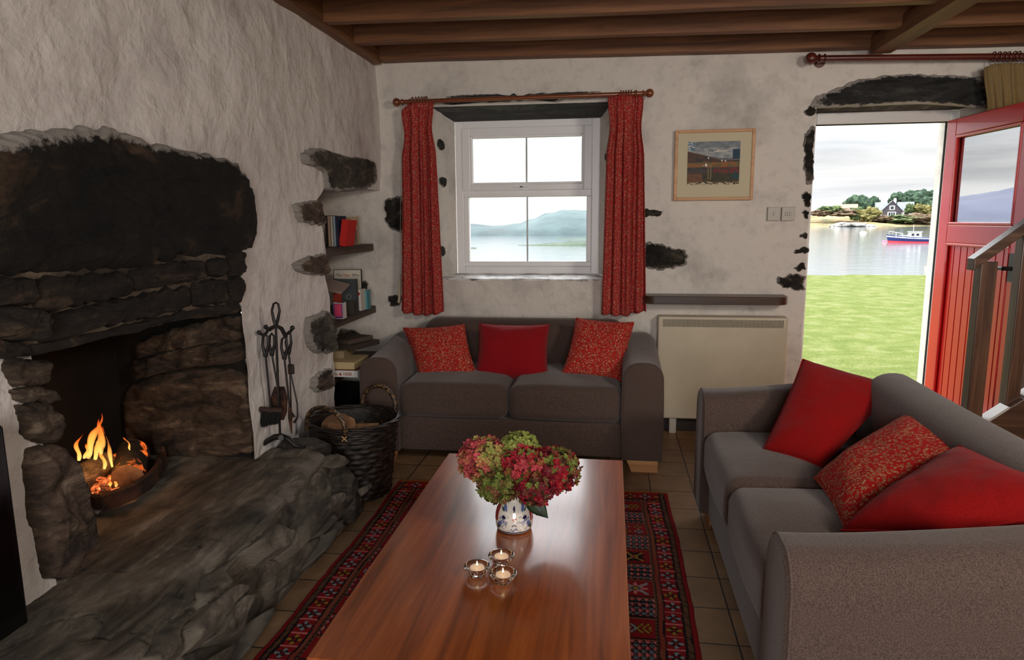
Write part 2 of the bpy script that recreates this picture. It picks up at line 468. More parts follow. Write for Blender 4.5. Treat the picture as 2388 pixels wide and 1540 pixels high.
# ---- back wall with window and door holes, splayed reveals
WX0, WX1, WZ0, WZ1 = -1.19, .0, 1.0, 2.13
DX0, DX1, DZ1 = 1.212, 2.23, 2.10
mb = MB()
def bw(x0, x1, z0, z1, step=.03):
    nu = max(2, int((x1-x0)/step)); nv = max(2, int((z1-z0)/step))
    def P(u, v):
        p = V((x0+(x1-x0)*u, YB, z0+(z1-z0)*v)); return p+wob(p, .8)
    mb.patch(P, nu, nv)
bw(-2.1, WX0, 0, TOPB); bw(WX0, WX1, 0, WZ0); bw(WX0, WX1, WZ1, TOPB); bw(WX1, DX0, 0, TOPB)
bw(DX0, DX1, DZ1, TOPB); bw(DX1, XR, 0, TOPB)
FY = 4.85
def rev(a, b, c, d, nu=10, nv=36, mb=mb):
    a, b, c, d = map(V, (a, b, c, d))
    def P(u, v):
        q = (a*(1-u)+b*u)*(1-v)+(d*(1-u)+c*u)*v
        if u == 0: return q+wob(q, .8)
        return q + wob(q, .8)*(1-u) + V((fr(q,7,2)*.006, 0, fr(q,7,4)*.006))*(1 if u < 1 else 0)
    mb.patch(P, nu, nv)
rev((WX0,YB,WZ0), (-1.10,FY,1.02), (-1.10,FY,2.075), (WX0,YB,WZ1))
rev((WX1,YB,WZ0), (-.09,FY,1.02), (-.09,FY,2.075), (WX1,YB,WZ1))
rev((DX0,YB,0), (1.235,4.78,0), (1.235,4.78,2.05), (DX0,YB,DZ1), 8, 70)
rev((DX1,YB,0), (2.13,4.78,0), (2.13,4.78,2.05), (DX1,YB,DZ1), 8, 70)
# outer skin of the thick wall
for (x0, x1, z0, z1) in ((-3, -1.13, -.4, 3.2), (-1.13, -.06, -.4, 1.0), (-1.13, -.06, 2.1, 3.2), (-.06, 1.2, -.4, 3.2), (1.2, 2.16, 2.08, 3.2), (2.16, 4.2, -.4, 3.2)):
    mb.patch(lambda u, v: V((x0+(x1-x0)*u, 5.12, z0+(z1-z0)*v)), 1, 1)
for (x, z0, z1) in ((-1.13,1.0,2.1), (-.06,1.0,2.1), (1.2,-.4,2.08), (2.16,-.4,2.08)):
    mb.patch(lambda u, v: V((x, 4.87+.25*u, z0+(z1-z0)*v)), 1, 1)
for (x0, x1, z) in ((-1.13,-.06,2.1), (-1.13,-.06,1.0), (1.2,2.16,2.08)):
    mb.patch(lambda u, v: V((x0+(x1-x0)*u, 4.87+.25*v, z)), 1, 1)
for (x0, x1, z) in ((1.2, 2.16, -.02),):
    mb.patch(lambda u, v: V((x0+(x1-x0)*u, 4.5+.66*v, z)), 1, 1)
wall_back = struct(mb.build('wall_back', M_PLASTER_B, smooth=True, angle=.6))
# slate soffits and rough slate sill
mb = MB(); rev((WX0,YB-.003,WZ1), (-1.10,FY,2.075), (-.09,FY,2.075), (WX1,YB-.003,WZ1), 8, 30, mb)
mb.build('soffit_slab', S_SLATE, wall_back, smooth=True, angle=None)
mb = MB(); rev((DX0-.01,YB,DZ1-.01), (1.235,4.80,2.055), (2.13,4.80,2.055), (DX1,YB,DZ1-.02), 8, 30, mb)
mb.build('soffit_slab', S_GREY, wall_back, smooth=True, angle=None)
mb = MB()
def P(u, v):
    x = WX0-.0+(WX1-WX0)*u
    if v < .7: q = V((x, FY+.0-(FY-YB+.004)*(v/.7), 1.02-.014*(v/.7)))
    else: q = V((x, YB-.006, 1.006-.012*(v-.7)/.3))
    q.z += fr((x, v, 0), 9, 4)*.006*(v > .2); q.y += fr((x, v, 3), 14, 4)*.006*(v > .6)
    return q
mb.patch(P, 60, 12)
mb.build('window_ledge', mottled('white_rough_sill', [rgb(120,118,116), rgb(226,224,222), rgb(236,235,234)], 9, .5, 40, .4), wall_back, smooth=True, angle=None)

# other walls, floor, ceiling
struct(MB().box((XR,YN,0),(XR+.2,YB,TOPB)).build('wall_right', M_PLASTER_B))
struct(MB().box((-2.4,YN-.2,0),(XR+.2,YN,TOPB)).build('wall_rear', M_PLASTER_B))
def tile_mat():
    m, nt, b = new_mat('terracotta_tile')
    tc = N(nt, 'ShaderNodeTexCoord'); mp = N(nt, 'ShaderNodeMapping')
    mp.inputs['Location'].default_value = (-.436+.2175*10, -3.465+.2175*20, 0)
    nt.links.new(tc.outputs['Object'], mp.inputs['Vector'])
    br = N(nt, 'ShaderNodeTexBrick'); br.offset = 0; br.squash = 1
    br.inputs['Scale'].default_value = 1; br.inputs['Mortar Size'].default_value = .0035; br.inputs['Mortar Smooth'].default_value = .3
    br.inputs['Brick Width'].default_value = .2175; br.inputs['Row Height'].default_value = .2175; br.inputs['Bias'].default_value = 0
    br.inputs['Color1'].default_value = rgb(170,134,98); br.inputs['Color2'].default_value = rgb(142,112,82); br.inputs['Mortar'].default_value = rgb(52,46,40)
    nt.links.new(mp.outputs[0], br.inputs['Vector'])
    f = noise_tex(nt, mp.outputs[0], 9, 8, .65)
    mm = N(nt, 'ShaderNodeMix', data_type='RGBA', blend_type='MULTIPLY'); mm.inputs[0].default_value = .8
    nt.links.new(br.outputs['Color'], mm.inputs[6]); nt.links.new(ramp(nt, f, [(.3, (.6,.58,.54,1)), (.65, (1,1,1,1))]), mm.inputs[7])
    nt.links.new(mm.outputs[2], b.inputs['Base Color']); b.inputs['Roughness'].default_value = .5
    inv = N(nt, 'ShaderNodeMath', operation='SUBTRACT'); inv.inputs[0].default_value = 1; nt.links.new(br.outputs['Fac'], inv.inputs[1])
    p = bump(nt, b, inv.outputs[0], .6, .004); bump(nt, b, f, .2, .004, p)
    return m
struct(MB().box((-2.4,YN-.2,-.12),(XR+.2,YB+.02,0)).build('floor', tile_mat()))
M_SK = plain('dark_skirting', rgb(40,30,25), .6)
struct(MB().box((.1,YB-.03,0),(DX0-.03,YB+.03,.085)).build('baseboard_back', M_SK, bevel=.004))

# ceiling: boards, joists, trimmer, rim board
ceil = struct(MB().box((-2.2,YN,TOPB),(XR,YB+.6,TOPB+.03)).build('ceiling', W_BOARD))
jz = lambda x: 2.415-.014*(x+1.5)
def joist(y, w=.062, x0=-1.495, x1=XR, h=.19, dz=0.):
    mb = MB()
    n = 24
    vs = []
    for i in range(n+1):
        x = x0+(x1-x0)*i/n; z = jz(x)+dz+fr((x,y,0),1.2,2)*.004
        vs += [(x,y,z),(x,y+w,z),(x,y+w,z+h),(x,y,z+h)]
    fs = [(0,1,2,3), tuple(n*4+q for q in (3,2,1,0))]
    for i in range(n):
        for k in range(4): fs.append((i*4+k, i*4+(k+1) % 4, (i+1)*4+(k+1) % 4, (i+1)*4+k))
    mb.add(vs, fs)
    return mb.build('joist', W_JOIST, ceil, bevel=.003)
joist(4.452, .09)
for k in range(1, 14): joist(4.01-.43*(k-1))
MB().box((-1.60,YN,2.40),(-1.495,4.50,TOPB)).build('rim_board', W_BEAMY, ceil, bevel=.003)
mb = MB(); mb.hexa([(1.47,YN,2.30),(1.585,YN,2.30),(1.585,4.46,2.335),(1.47,4.46,2.335),(1.47,YN,2.40),(1.585,YN,2.40),(1.585,4.46,2.43),(1.47,4.46,2.43)])
mb.build('trimmer_beam', W_BEAMY, ceil, bevel=.003)

# ------------------------------------------------------------------ exposed stones
def pxX(pts, X=-1.545): return [aX(x, y, X) for x, y in pts]
def pxY(pts, Y=4.545): return [aY(x, y, Y) for x, y in pts]
NX, NY = (1,0,0), (0,-1,0)
fire = thing('stone_fireplace', 'open stone fireplace in the white chimney wall with one huge soot-black lintel stone', 'fireplace', (XL,2.2,.38))
fire.location = (0,0,0)
stone(pxX([(-70,345),(0,318),(55,310),(110,306),(170,298),(220,296),(260,304),(330,328),(430,350),(520,372),(562,400),(588,450),(599,510),(592,562),(560,590),(424,600),(321,624),(219,636),(100,634),(0,640),(-90,640)]), NX, .035, S_DARK, fire, 'lintel_stone', 1.3, 30, .010, 1.2, .1, 9, 2)
rows = [
 [(-40,655),(70,650),(76,700),(40,715),(-40,712)], [(78,652),(200,640),(300,640),(302,686),(180,712),(86,730)],
 [(302,632),(400,612),(472,610),(478,648),(400,664),(308,680)], [(482,606),(518,604),(526,636),(500,644),(482,642)],
 [(530,592),(566,588),(562,636),(532,646)], [(88,742),(200,714),(310,690),(436,668),(444,712),(330,742),(200,768),(92,800)],
 [(448,662),(520,650),(526,702),(452,712)], [(-10,722),(50,716),(88,742),(90,768),(70,792),(20,796),(-20,780)],
 [(530,650),(562,648),(556,706),(530,712)], [(60,806),(150,792),(330,750),(440,722),(552,708),(556,722),(440,738),(330,768),(150,808),(64,830)],
 [(-40,800),(60,800),(66,828),(10,838),(-40,836)]]
for i, r_ in enumerate(rows): stone(pxX(r_, -1.525), NX, .022 if i != 7 else .05, S_COURSE, fire, 'course_stone', 3+i*1.7, 12, .006, .7, .12, 7)
# mortar bed behind the courses
mb = MB(); q = pxX([(-80,600),(560,560),(562,640),(558,714),(64,824),(-80,850)], -1.530)
vs = q + [p-V((.35,0,0)) for p in q]; n = len(q)
mb.add(vs, [tuple(range(n)), tuple(reversed(range(n, 2*n)))] + [(i,(i+1) % n,(i+1) % n+n,i+n) for i in range(n)])
mb.build('mortar_bed', mottled('sooty_mortar', [rgb(50,41,33), rgb(86,73,60), rgb(104,90,75)], 7, .95, 26, .6, .02), fire)
lj = [[(8,838),(60,835),(96,850),(106,890),(70,903),(20,895)], [(18,906),(100,902),(128,934),(60,938),(22,934)],
      [(28,942),(98,940),(124,968),(137,992),(130,1022),(98,1038),(60,1020),(38,985)],
      [(62,1050),(120,1034),(148,1058),(168,1110),(192,1160),(203,1215),(202,1275),(176,1318),(140,1352),(106,1350),(98,1300),(74,1215),(58,1120)]]
for i, r_ in enumerate(lj): stone(pxX(r_, -1.545), NX, (.03,.03,.04,.05)[i], S_JAMB if i < 3 else S_BROWN, fire, 'jamb_stone', 31+i*2.3, 18, .006, .45, .3, 7, 0)
JY = 2.69
rj = [[(322,800),(400,768),(556,738),(562,775),(556,796),(440,808),(322,838)], [(316,842),(440,806),(560,798),(568,822),(560,842),(430,858),(316,884)],
      [(300,900),(430,858),(540,862),(566,874),(580,930),(588,1000),(584,1056),(480,1068),(380,1066),(300,1040),(290,950)], [(455,726),(548,712),(556,726),(500,738),(452,742)]]
for i, r_ in enumerate(rj): stone([aY(x, y, JY+.02) for x, y in r_], NY, (.03,.04,.03,.02)[i], S_JAMB, fire, 'jamb_stone', 51+i*2.3, 20, .006, 1.2, .2, 8)
# firebox
mb = MB()
a = .30
def fbq(p0, p1, p2, p3, nu=20, nv=20):
    p0, p1, p2, p3 = map(V, (p0,p1,p2,p3))
    def P(u, v):
        q = (p0*(1-u)+p1*u)*(1-v)+(p3*(1-u)+p2*u)*v
        return q + V((fr(q,4,9),fr(q,4,6),0))*.012
    mb.patch(P, nu, nv)
fbq((-2.18,1.60,.30),(-2.18,2.80,.30),(-2.18,2.80,2.0),(-2.18,1.60,2.0))
fbq((-1.57,1.62,.30),(-2.18,1.60,.30),(-2.18,1.60,2.0),(-1.57,1.62,2.0))
fbq((-1.57,2.72,.30),(-2.18,2.72,.30),(-2.18,2.72,2.0),(-1.57,2.72,2.0))
mb.patch(lambda u, v: V((-2.18+.6*u,1.6+1.15*v,2.0)), 1, 1)
mb.patch(lambda u, v: V((-1.9,1.6+1.15*u,1.06+.94*v)), 1, 1)
mb.build('firebox', M_SOOT, fire, smooth=True, angle=None)
# alcove corner stones, shelves wall
for i, (r_, d) in enumerate([([(706,362),(724,346),(760,350),(800,362),(868,374),(878,400),(876,428),(850,440),(800,447),(762,440),(756,404),(734,386),(712,382)], .025),
    ([(686,480),(700,472),(738,470),(752,498),(755,524),(700,516),(690,506)], .03), ([(684,618),(700,606),(750,592),(762,615),(758,640),(720,640),(696,634)], .035),
    ([(714,745),(735,733),(760,726),(776,750),(774,790),(768,822),(735,822),(716,810),(710,780)], .04), ([(724,884),(745,868),(770,862),(774,886),(760,905),(734,918),(722,904)], .03)]):
    stone(pxX(r_, -1.545), NX, d, S_GREY if i in (0, 3) else S_BROWN, wall_left, 'exposed_stone', 71+i*3.1, 14, .007, .8, .35 if i == 0 else .12, 7, 1)
struct(MB().box((-2.10,3.55,0),(-2.0,4.6,1.9)).build('wall_alcove', M_PLASTER_B))
bs = [([(897,470),(915,460),(940,457),(942,540),(915,536),(902,520)], .02, S_EDGE), ([(902,694),(918,688),(935,692),(934,712),(912,714)], .012, S_GREY),
      ([(1500,566),(1540,570),(1580,578),(1602,592),(1598,618),(1560,628),(1500,624)], .018, S_EDGE), ([(1500,490),(1530,488),(1548,493),(1535,504),(1500,507)], .012, S_EDGE),
      ([(1808,650),(1830,643),(1858,640),(1878,646),(1874,676),(1840,675),(1818,666)], .02, S_EDGE), ([(1852,626),(1866,616),(1878,612),(1880,628),(1862,634)], .012, S_EDGE),
      ([(1884,300),(1898,292),(1896,360),(1893,428),(1880,428),(1873,370),(1876,325)], .02, S_EDGE), ([(1869,462),(1876,450),(1890,454),(1888,480),(1876,476)], .012, S_EDGE),
      ([(1866,546),(1878,541),(1886,546),(1880,556),(1868,552)], .012, S_EDGE), ([(1872,262),(1884,253),(1899,250),(1899,268),(1884,271)], .015, S_EDGE),
      ([(1856,585),(1872,578),(1884,580),(1878,592),(1860,592)], .012, S_EDGE), ([(1870,495),(1878,490),(1886,495),(1884,510),(1874,508)], .012, S_EDGE),
      ([(1890,238),(1908,222),(1950,208),(1990,190),(2040,180),(2110,174),(2200,172),(2290,182),(2330,205),(2335,240),(2300,250),(2230,244),(2150,240),(2000,246),(1900,250)], .03, S_SLATE),
      ([(1020,232),(1100,222),(1260,220),(1420,214),(1425,226),(1300,234),(1100,240),(1020,246)], .006, S_SLATE),
      ([(795,768),(830,770),(842,790),(820,802),(790,796)], .012, S_GREY), ([(845,660),(855,655),(858,690),(848,695)], .01, S_GREY)]
for i, (r_, d, m_) in enumerate(bs): stone(pxY(r_, 4.545), NY, d*.7, m_, wall_back, 'exposed_stone', 91+i*2.7, 12, .010, .8, .05, 5, 1)
# stones in the window reveals
def onrev(side, fy, z, ry_, rz_, seed):
    x0, x1 = (WX0, -1.10) if side < 0 else (WX1, -.09)
    o = []
    for k in range(9):
        a = 2*pi*k/9; f = fy+ry_*cos(a)/.3; q = V((x0+(x1-x0)*f, YB+.3*f, z+rz_*sin(a))); o.append(q)
    stone(o, (.96 if side < 0 else -.96, -.28, 0), .012, S_EDGE, wall_back, 'exposed_stone', seed, 8, .006, .4, .03, 4, 1)
for a_ in ((-1,.35,1.90,.05,.035,1), (-1,.40,1.66,.05,.035,2), (-1,.30,1.19,.04,.04,3), (1,.35,1.80,.05,.04,4), (1,.35,1.40,.04,.035,5)): onrev(*a_)

# ------------------------------------------------------------------ HEARTH
HZ = .365
edge = [aZ(x, y, HZ) for x, y in ((756,1052),(748,1063),(733,1079),(697,1124),(641,1170),(580,1226),(539,1271),(471,1328),(452,1362),(407,1411),(362,1460),(318,1520))]
foot = [aZ(x, y, 0) for x, y in ((838,1160),(828,1175),(820,1190),(790,1232),(762,1275),(722,1320),(690,1355),(655,1398),(636,1420),(612,1450),(580,1500),(555,1540))]
d_e, d_f = edge[-1]-edge[-2], foot[-1]-foot[-2]
for k in range(5):
    edge.append(V((edge[-1].x+.01, edge[-1].y-.13, HZ))); foot.append(V((foot[-1].x+.0, foot[-1].y-.13, 0)))
def poly(pts, t):
    m = len(pts)-1; f = min(max(t*m, 0), m-1e-6); i = int(f); f -= i
    p0, p1, p2, p3 = pts[max(i-1,0)], pts[i], pts[i+1], pts[min(i+2, m)]
    return .5*((2*p1)+(p2-p0)*f+(2*p0-5*p1+4*p2-p3)*f*f+(3*p1-p0-3*p2+p3)*f**3)
hearth = thing('stone_hearth', 'raised rough stone hearth with a wide rock slab in front of the fire', 'hearth')
# slab: from wall to edge
vs = []; cols = []; NU, NV = 110, 190
for j in range(NV+1):
    t = j/NV; e = poly(edge, t)
    e = e+V((fr((e.y,0,1), 6, 2)*.012+fr((e.y,0,1), 24, 2)*.006, 0, 0))
    inner = V((-2.17, e.y+.02, HZ)) if 1.6 < e.y+.02 < 2.75 else V((-1.60, e.y+.02, HZ))
    inner.x = -2.17
    for i in range(NU+1):
        u = i/NU; p = inner.lerp(e, u)
        h = fr(p, 1.6, 7)*.016+noise.ridged_multi_fractal(V((p.x*2.2+p.y*.6, p.y*6, 1)), .9, 2., 5, 1., 2.)*.004+fr((p.x*3,p.y*9,0), 2, 5)*.004
        h -= max(0, (u-.93)/.07)**2*.02
        crack = abs(fr((p.x*1.1+.3*p.y, p.y*1.6, 2), 1.6, 17))
        if crack < .016 and p.y < 1.9: h -= .010*(1-crack/.016)
        p = V((p.x, p.y, HZ+h)); vs.append(p)
        g = fr(p, 3.1, 23)
        cols.append((max(0, min(.75, g*2.2-.35)),)*3)
for j in range(NV+1):   # drop of the slab edge
    p = vs[j*(NU+1)+NU]; vs.append(p+V((.004, 0, -.028))); cols.append((0,0,0))
for j in range(NV+1):
    p = vs[j*(NU+1)+NU]; vs.append(p+V((-.05, 0, -.05))); cols.append((0,0,0))
fs = [(j*(NU+1)+i, j*(NU+1)+i+1, (j+1)*(NU+1)+i+1, (j+1)*(NU+1)+i) for j in range(NV) for i in range(NU)]
b0 = (NV+1)*(NU+1)
for j in range(NV):
    fs.append((j*(NU+1)+NU, b0+j, b0+j+1, (j+1)*(NU+1)+NU)); b1 = b0+NV+1
    fs.append((b0+j, b1+j, b1+j+1, b0+j+1))
fs = [tuple(reversed(f)) for f in fs]
slab = link_mesh('hearth_slab', vs, fs, S_HEARTH, hearth, paint=cols)
# stacked facing under the slab, running down to the tiles: stones by cells
vs = []; cols = []; NU, NV = 90, 440
def cells(s, h):
    # stacked flat stones, long along the hearth
    q = V((s*3.6+h*1.5, h*9.5-s*.5, 0)); q += V((nz((s,h,0),5,1)*.35, nz((s,h,0),5,4)*.35, 0))
    d, pt = noise.voronoi(q)
    return d[1]-d[0], pt[0]
for j in range(NV+1):
    t = j/NV; e = poly(edge, t)+V((-.03,0,-.03)); f = poly(foot, t)
    L = t*2.0
    for i in range(NU+1):
        u = i/NU; p = e.lerp(f, u)
        bul = sin(pi*min(1, u*1.0))*.025
        w, cp = cells(L, u*.42)
        hgt = min(1, w/.15)**.45
        id_ = noise.cell(cp*1.7)
        d_ = hgt*(.045+.045*id_) + fr(p, 9, 3)*.010 + fr(p, 30, 4)*.004
        fade = min(1, u*8)*min(1, (1-u)*10+.15)
        nn = V((.82, .12, .55)).normalized()
        p = p + V((bul, 0, bul*.4)) + nn*d_*fade*1.1
        if u == 1: p.z = -.005
        vs.append(p); g = max(0, 1-w/.16)**.7; cols.append((max(0, min(.92, g*.9+max(0, fr(p,4,9)*.5)+(id_-.5)*.3)),)*3)
fs = [tuple(reversed((j*(NU+1)+i, j*(NU+1)+i+1, (j+1)*(NU+1)+i+1, (j+1)*(NU+1)+i))) for j in range(NV) for i in range(NU)]
link_mesh('stone_facing', vs, fs, S_FACING, hearth, paint=cols)
# boulders at the far end of the hearth
def boulder(c, r, seed, name='boulder', mat=S_GREY, parent=None, amp=.18):
    bm = bmesh.new(); bmesh.ops.create_icosphere(bm, subdivisions=4, radius=1)
    for v in bm.verts:
        d = v.co.copy(); q = V([max(-.82, min(.82, x)) for x in d])
        q = q*(1+fr(d, 1.1, seed)*amp+fr(d, 4, seed)*.05)
        v.co = V((q.x*r[0]*1.1, q.y*r[1]*1.1, q.z*r[2]*1.1))
    me = bpy.data.meshes.new(name); bm.to_mesh(me); bm.free(); me.materials.append(mat)
    me.polygons.foreach_set('use_smooth', [True]*len(me.polygons))
    o = bpy.data.objects.new(name, me); COL.objects.link(o); o.location = c
    if parent: o.parent = parent
    return o
boulder((-1.42,2.93,.325), (.13,.085,.06), 3.3, 'end_stone', S_GREY, hearth)
boulder((-1.29,2.88,.17), (.14,.11,.09), 5.1, 'end_stone', S_GREY, hearth)
boulder((-1.33,2.93,.06), (.17,.12,.09), 8.4, 'end_stone', S_GREY, hearth)
boulder((-1.47,2.90,.17), (.10,.12,.17), 9.4, 'end_stone', S_GREY, hearth)

# ================================================================== WINDOW
win = struct(empty('window_1', (0,0,0)))
def bar(mb, x0, x1, z0, z1, y0, y1): mb.box((x0,y0,z0),(x1,y1,z1))
def frame4(name, x0, x1, z0, z1, w, y0, y1, mat=P_WHITE, parent=win, bevel=.006, wb=None):
    mb = MB(); wb = wb or w
    bar(mb, x0, x0+w, z0, z1, y0, y1); bar(mb, x1-w, x1, z0, z1, y0, y1)
    bar(mb, x0+w, x1-w, z1-w, z1, y0, y1); bar(mb, x0+w, x1-w, z0, z0+wb, y0, y1)
    return mb.build(name, mat, parent, bevel=bevel)
frame4('window_frame', -1.10, -.09, 1.015, 2.08, .055, 4.85, 4.93)
MB().box((-1.045,4.853,1.555),(-.145,4.92,1.605)).build('transom', P_WHITE, win, bevel=.005)
MB().box((-1.046,4.857,1.07),(-.144,4.918,1.105)).build('bottom_rail', P_WHITE, win, bevel=.005)
sash = frame4('opening_sash', -1.048, -.142, 1.600, 2.03, .058, 4.835, 4.90, wb=.045)
frame4('sash_step', -.991, -.199, 1.642, 1.974, .016, 4.845, 4.885)
fr_l = MB()
for (x0, x1, z0, z1) in ((-1.045,-1.012,1.105,1.555),(-.178,-.145,1.105,1.555)): fr_l.box((x0,4.857,z0),(x1,4.918,z1))
fr_l.build('glazing_bead', P_WHITE, win, bevel=.004)
M_MULL = plain('grey_glazing_bar', rgb(196,200,202), .4)
MB().box((-.604,4.875,1.64),(-.592,4.885,1.985)).build('glazing_bar', M_MULL, win)
MB().box((-.601,4.885,1.10),(-.590,4.895,1.556)).build('glazing_bar', M_MULL, win)
hd = MB(); hd.box((-.68,4.815,1.617),(-.58,4.828,1.630)); hd.box((-.64,4.815,1.610),(-.615,4.836,1.635))
hd.build('window_handle', P_WHITE, win, bevel=.003)
def glass_mat(name, ior=1.45, tint=(1,1,1,1)):
    m = bpy.data.materials.new(name); m.use_nodes = True; nt = m.node_tree
    for n in list(nt.nodes):
        if n.type != 'OUTPUT_MATERIAL': nt.nodes.remove(n)
    out = [n for n in nt.nodes if n.type == 'OUTPUT_MATERIAL'][0]
    t = N(nt, 'ShaderNodeBsdfTransparent'); t.inputs[0].default_value = tint
    g = N(nt, 'ShaderNodeBsdfGlossy'); g.inputs['Roughness'].default_value = .01
    fz = N(nt, 'ShaderNodeFresnel'); fz.inputs[0].default_value = ior
    mx = N(nt, 'ShaderNodeMixShader'); nt.links.new(fz.outputs[0], mx.inputs[0]); nt.links.new(t.outputs[0], mx.inputs[1]); nt.links.new(g.outputs[0], mx.inputs[2])
    nt.links.new(mx.outputs[0], out.inputs[0]); return m
G_WIN = glass_mat('window_glass', 1.35)
G_DOOR = glass_mat('double_glazing', 9., (.8,.85,.85,1))
MB().box((-1.01,4.878,1.64),(-.19,4.882,2.0)).build('window_pane', G_WIN, win)
MB().box((-1.02,4.888,1.09),(-.17,4.892,1.565)).build('window_pane', G_WIN, win)

# ================================================================== DOOR
door = struct(empty('door_1', (0,0,0)))
mb = MB()
mb.box((1.235,4.78,0),(1.285,4.86,2.05)); mb.box((2.084,4.79,0),(2.14,4.86,2.05)); mb.box((1.285,4.78,1.985),(2.084,4.86,2.055))
mb.build('door_frame', P_WOODWHITE, door, bevel=.006)
mb = MB(); mb.box((2.079,4.83,.0),(2.085,4.85,1.985)); mb.box((1.285,4.80,1.980),(2.08,4.83,1.986))
mb.build('weather_seal', P_DARK, door, bevel=.003)
leaf = MB()
P0 = V((2.062,4.775,0)); P1 = V((2.115,3.93,0)); dl = (P1-P0).normalized(); LW = .845
ML = Matrix.Translation(P0) @ Matrix(((dl.x, -dl.y, 0, 0), (dl.y, dl.x, 0, 0), (0,0,1,0), (0,0,0,1)))
TH = .052
def lb(mb, a0, a1, z0, z1, t0=0, t1=TH): mb.box((a0, t0, z0), (a1, t1, z1), ML)
lb(leaf, 0, .105, .02, 1.985); lb(leaf, LW-.105, LW, .02, 1.985)
lb(leaf, .105, LW-.105, 1.885, 1.985); lb(leaf, .105, LW-.105, 1.235, 1.345); lb(leaf, .105, LW-.105, .02, .22)
leafo = leaf.build('door_leaf', P_RED, door, bevel=.005)
mb = MB()
for k in range(9):
    a0 = .108+k*(LW-.216)/9; lb(mb, a0+.0015, a0+(LW-.216)/9-.0015, .22, 1.235, .016, TH-.014)
mb.build('boarded_panel', P_RED, door, bevel=.004, seg=1)
mb = MB()   # mouldings round panel and glass
for (z0, z1) in ((.22, 1.235), (1.345, 1.885)):
    for t in (-.004, TH-.012):
        lb(mb, .105, .123, z0, z1, t, t+.016); lb(mb, LW-.123, LW-.105, z0, z1, t, t+.016)
        lb(mb, .105, LW-.105, z1-.018, z1, t, t+.016); lb(mb, .105, LW-.105, z0, z0+.018, t, t+.016)
mb.build('moulding', P_RED, door, bevel=.005)
mb = MB(); lb(mb, .11, LW-.11, 1.35, 1.88, .022, .028); mb.build('door_pane', G_DOOR, door)
mb = MB(); lb(mb, .02, .8, .03, .16, -.03, -.002); mb.build('weather_bar', P_RED, door, bevel=.01)
mb = MB(); hp = lambda a, t, z: ML @ V((a, t, z))
side = TH
mb.tube([hp(.775,TH,1.12),hp(.775,TH+.045,1.12)], .011)
mb.tube([hp(.775,TH+.045,1.12),hp(.745,TH+.048,1.122),hp(.715,TH+.046,1.114),hp(.690,TH+.046,1.116),hp(.665,TH+.048,1.126)], [.012,.011,.009,.008,.006])
mb.box((.755,TH,1.05),(.795,TH+.008,1.20), ML)
# handle must face the room side
mb2 = MB()
mb2.tube([hp(.775,0,1.12),hp(.775,-.045,1.12)], .011)
mb2.tube([hp(.775,-.045,1.12),hp(.745,-.048,1.122),hp(.715,-.046,1.114),hp(.690,-.046,1.116),hp(.665,-.048,1.126)], [.012,.011,.009,.008,.006])
mb2.box((.755,-.008,1.05),(.795,0,1.20), ML)
mb.build('door_handle', P_BLACKMETAL, leafo, smooth=True); mb2.build('door_handle', P_BLACKMETAL, leafo, smooth=True)

# ================================================================== SOFAS
def arm_mesh(x0, x1, mirror):
    """lofted arm: flat front, rounded top that climbs towards the back"""
    mb = MB(); ny = 26; prof = []
    w = x1-x0
    def section(y):
        t = y/.86
        zt = .632 + .056*min(1, max(0, (y-.06)/.55))**1.3
        zt -= .10*max(0, (y-.70)/.16)**2
        r = .085; pts = []
        xo = 0
        for a in range(9):
            an = pi - (pi/2)*a/8; pts.append((x0+r+r*cos(an), zt-r+r*sin(an)))
        for a in range(9):
            an = pi/2 - (pi/2)*a/8; pts.append((x1-r+r*cos(an), zt-r+r*sin(an)))
        for k in range(1, 7):
            z = (zt-r)+(.085-(zt-r))*k/6; pts.append((x1, z))
        for k in range(7):
            z = .085+((zt-r)-.085)*k/7; pts.append((x0, z))
        return pts
    ys = [0, .004, .012, .022]+[.04+.80*(k/20) for k in range(21)]+[.853,.86]
    insets = {0:.016, .004:.008, .012:.002, .853:.006, .86:.02}
    rings = []
    for y in ys:
        s = section(y); ins = insets.get(y, 0.)
        cx, cz = (x0+x1)/2, .38
        rr = []
        for (x, z) in s:
            dx, dz = x-cx, z-cz
            x2 = cx+dx*(1-ins/(w/2)) ; z2 = cz+dz*(1-ins/.3)
            b = .006*sin(pi*min(1,max(0,(z-.085)/.5)))*(1 if x > cx else -1)
            rr.append(V((x2+b, y, z2)))
        rings.append(rr)
    n = len(rings[0]); vs = [p for r_ in rings for p in r_]
    fs = [(i*n+k, i*n+(k+1) % n, (i+1)*n+(k+1) % n, (i+1)*n+k) for i in range(len(rings)-1) for k in range(n)]
    fs.append(tuple(range(n))); fs.append(tuple(reversed(range((len(rings)-1)*n, len(rings)*n))))
    mb.add(vs, fs)
    # welt along the front edge
    return mb, rings[2]
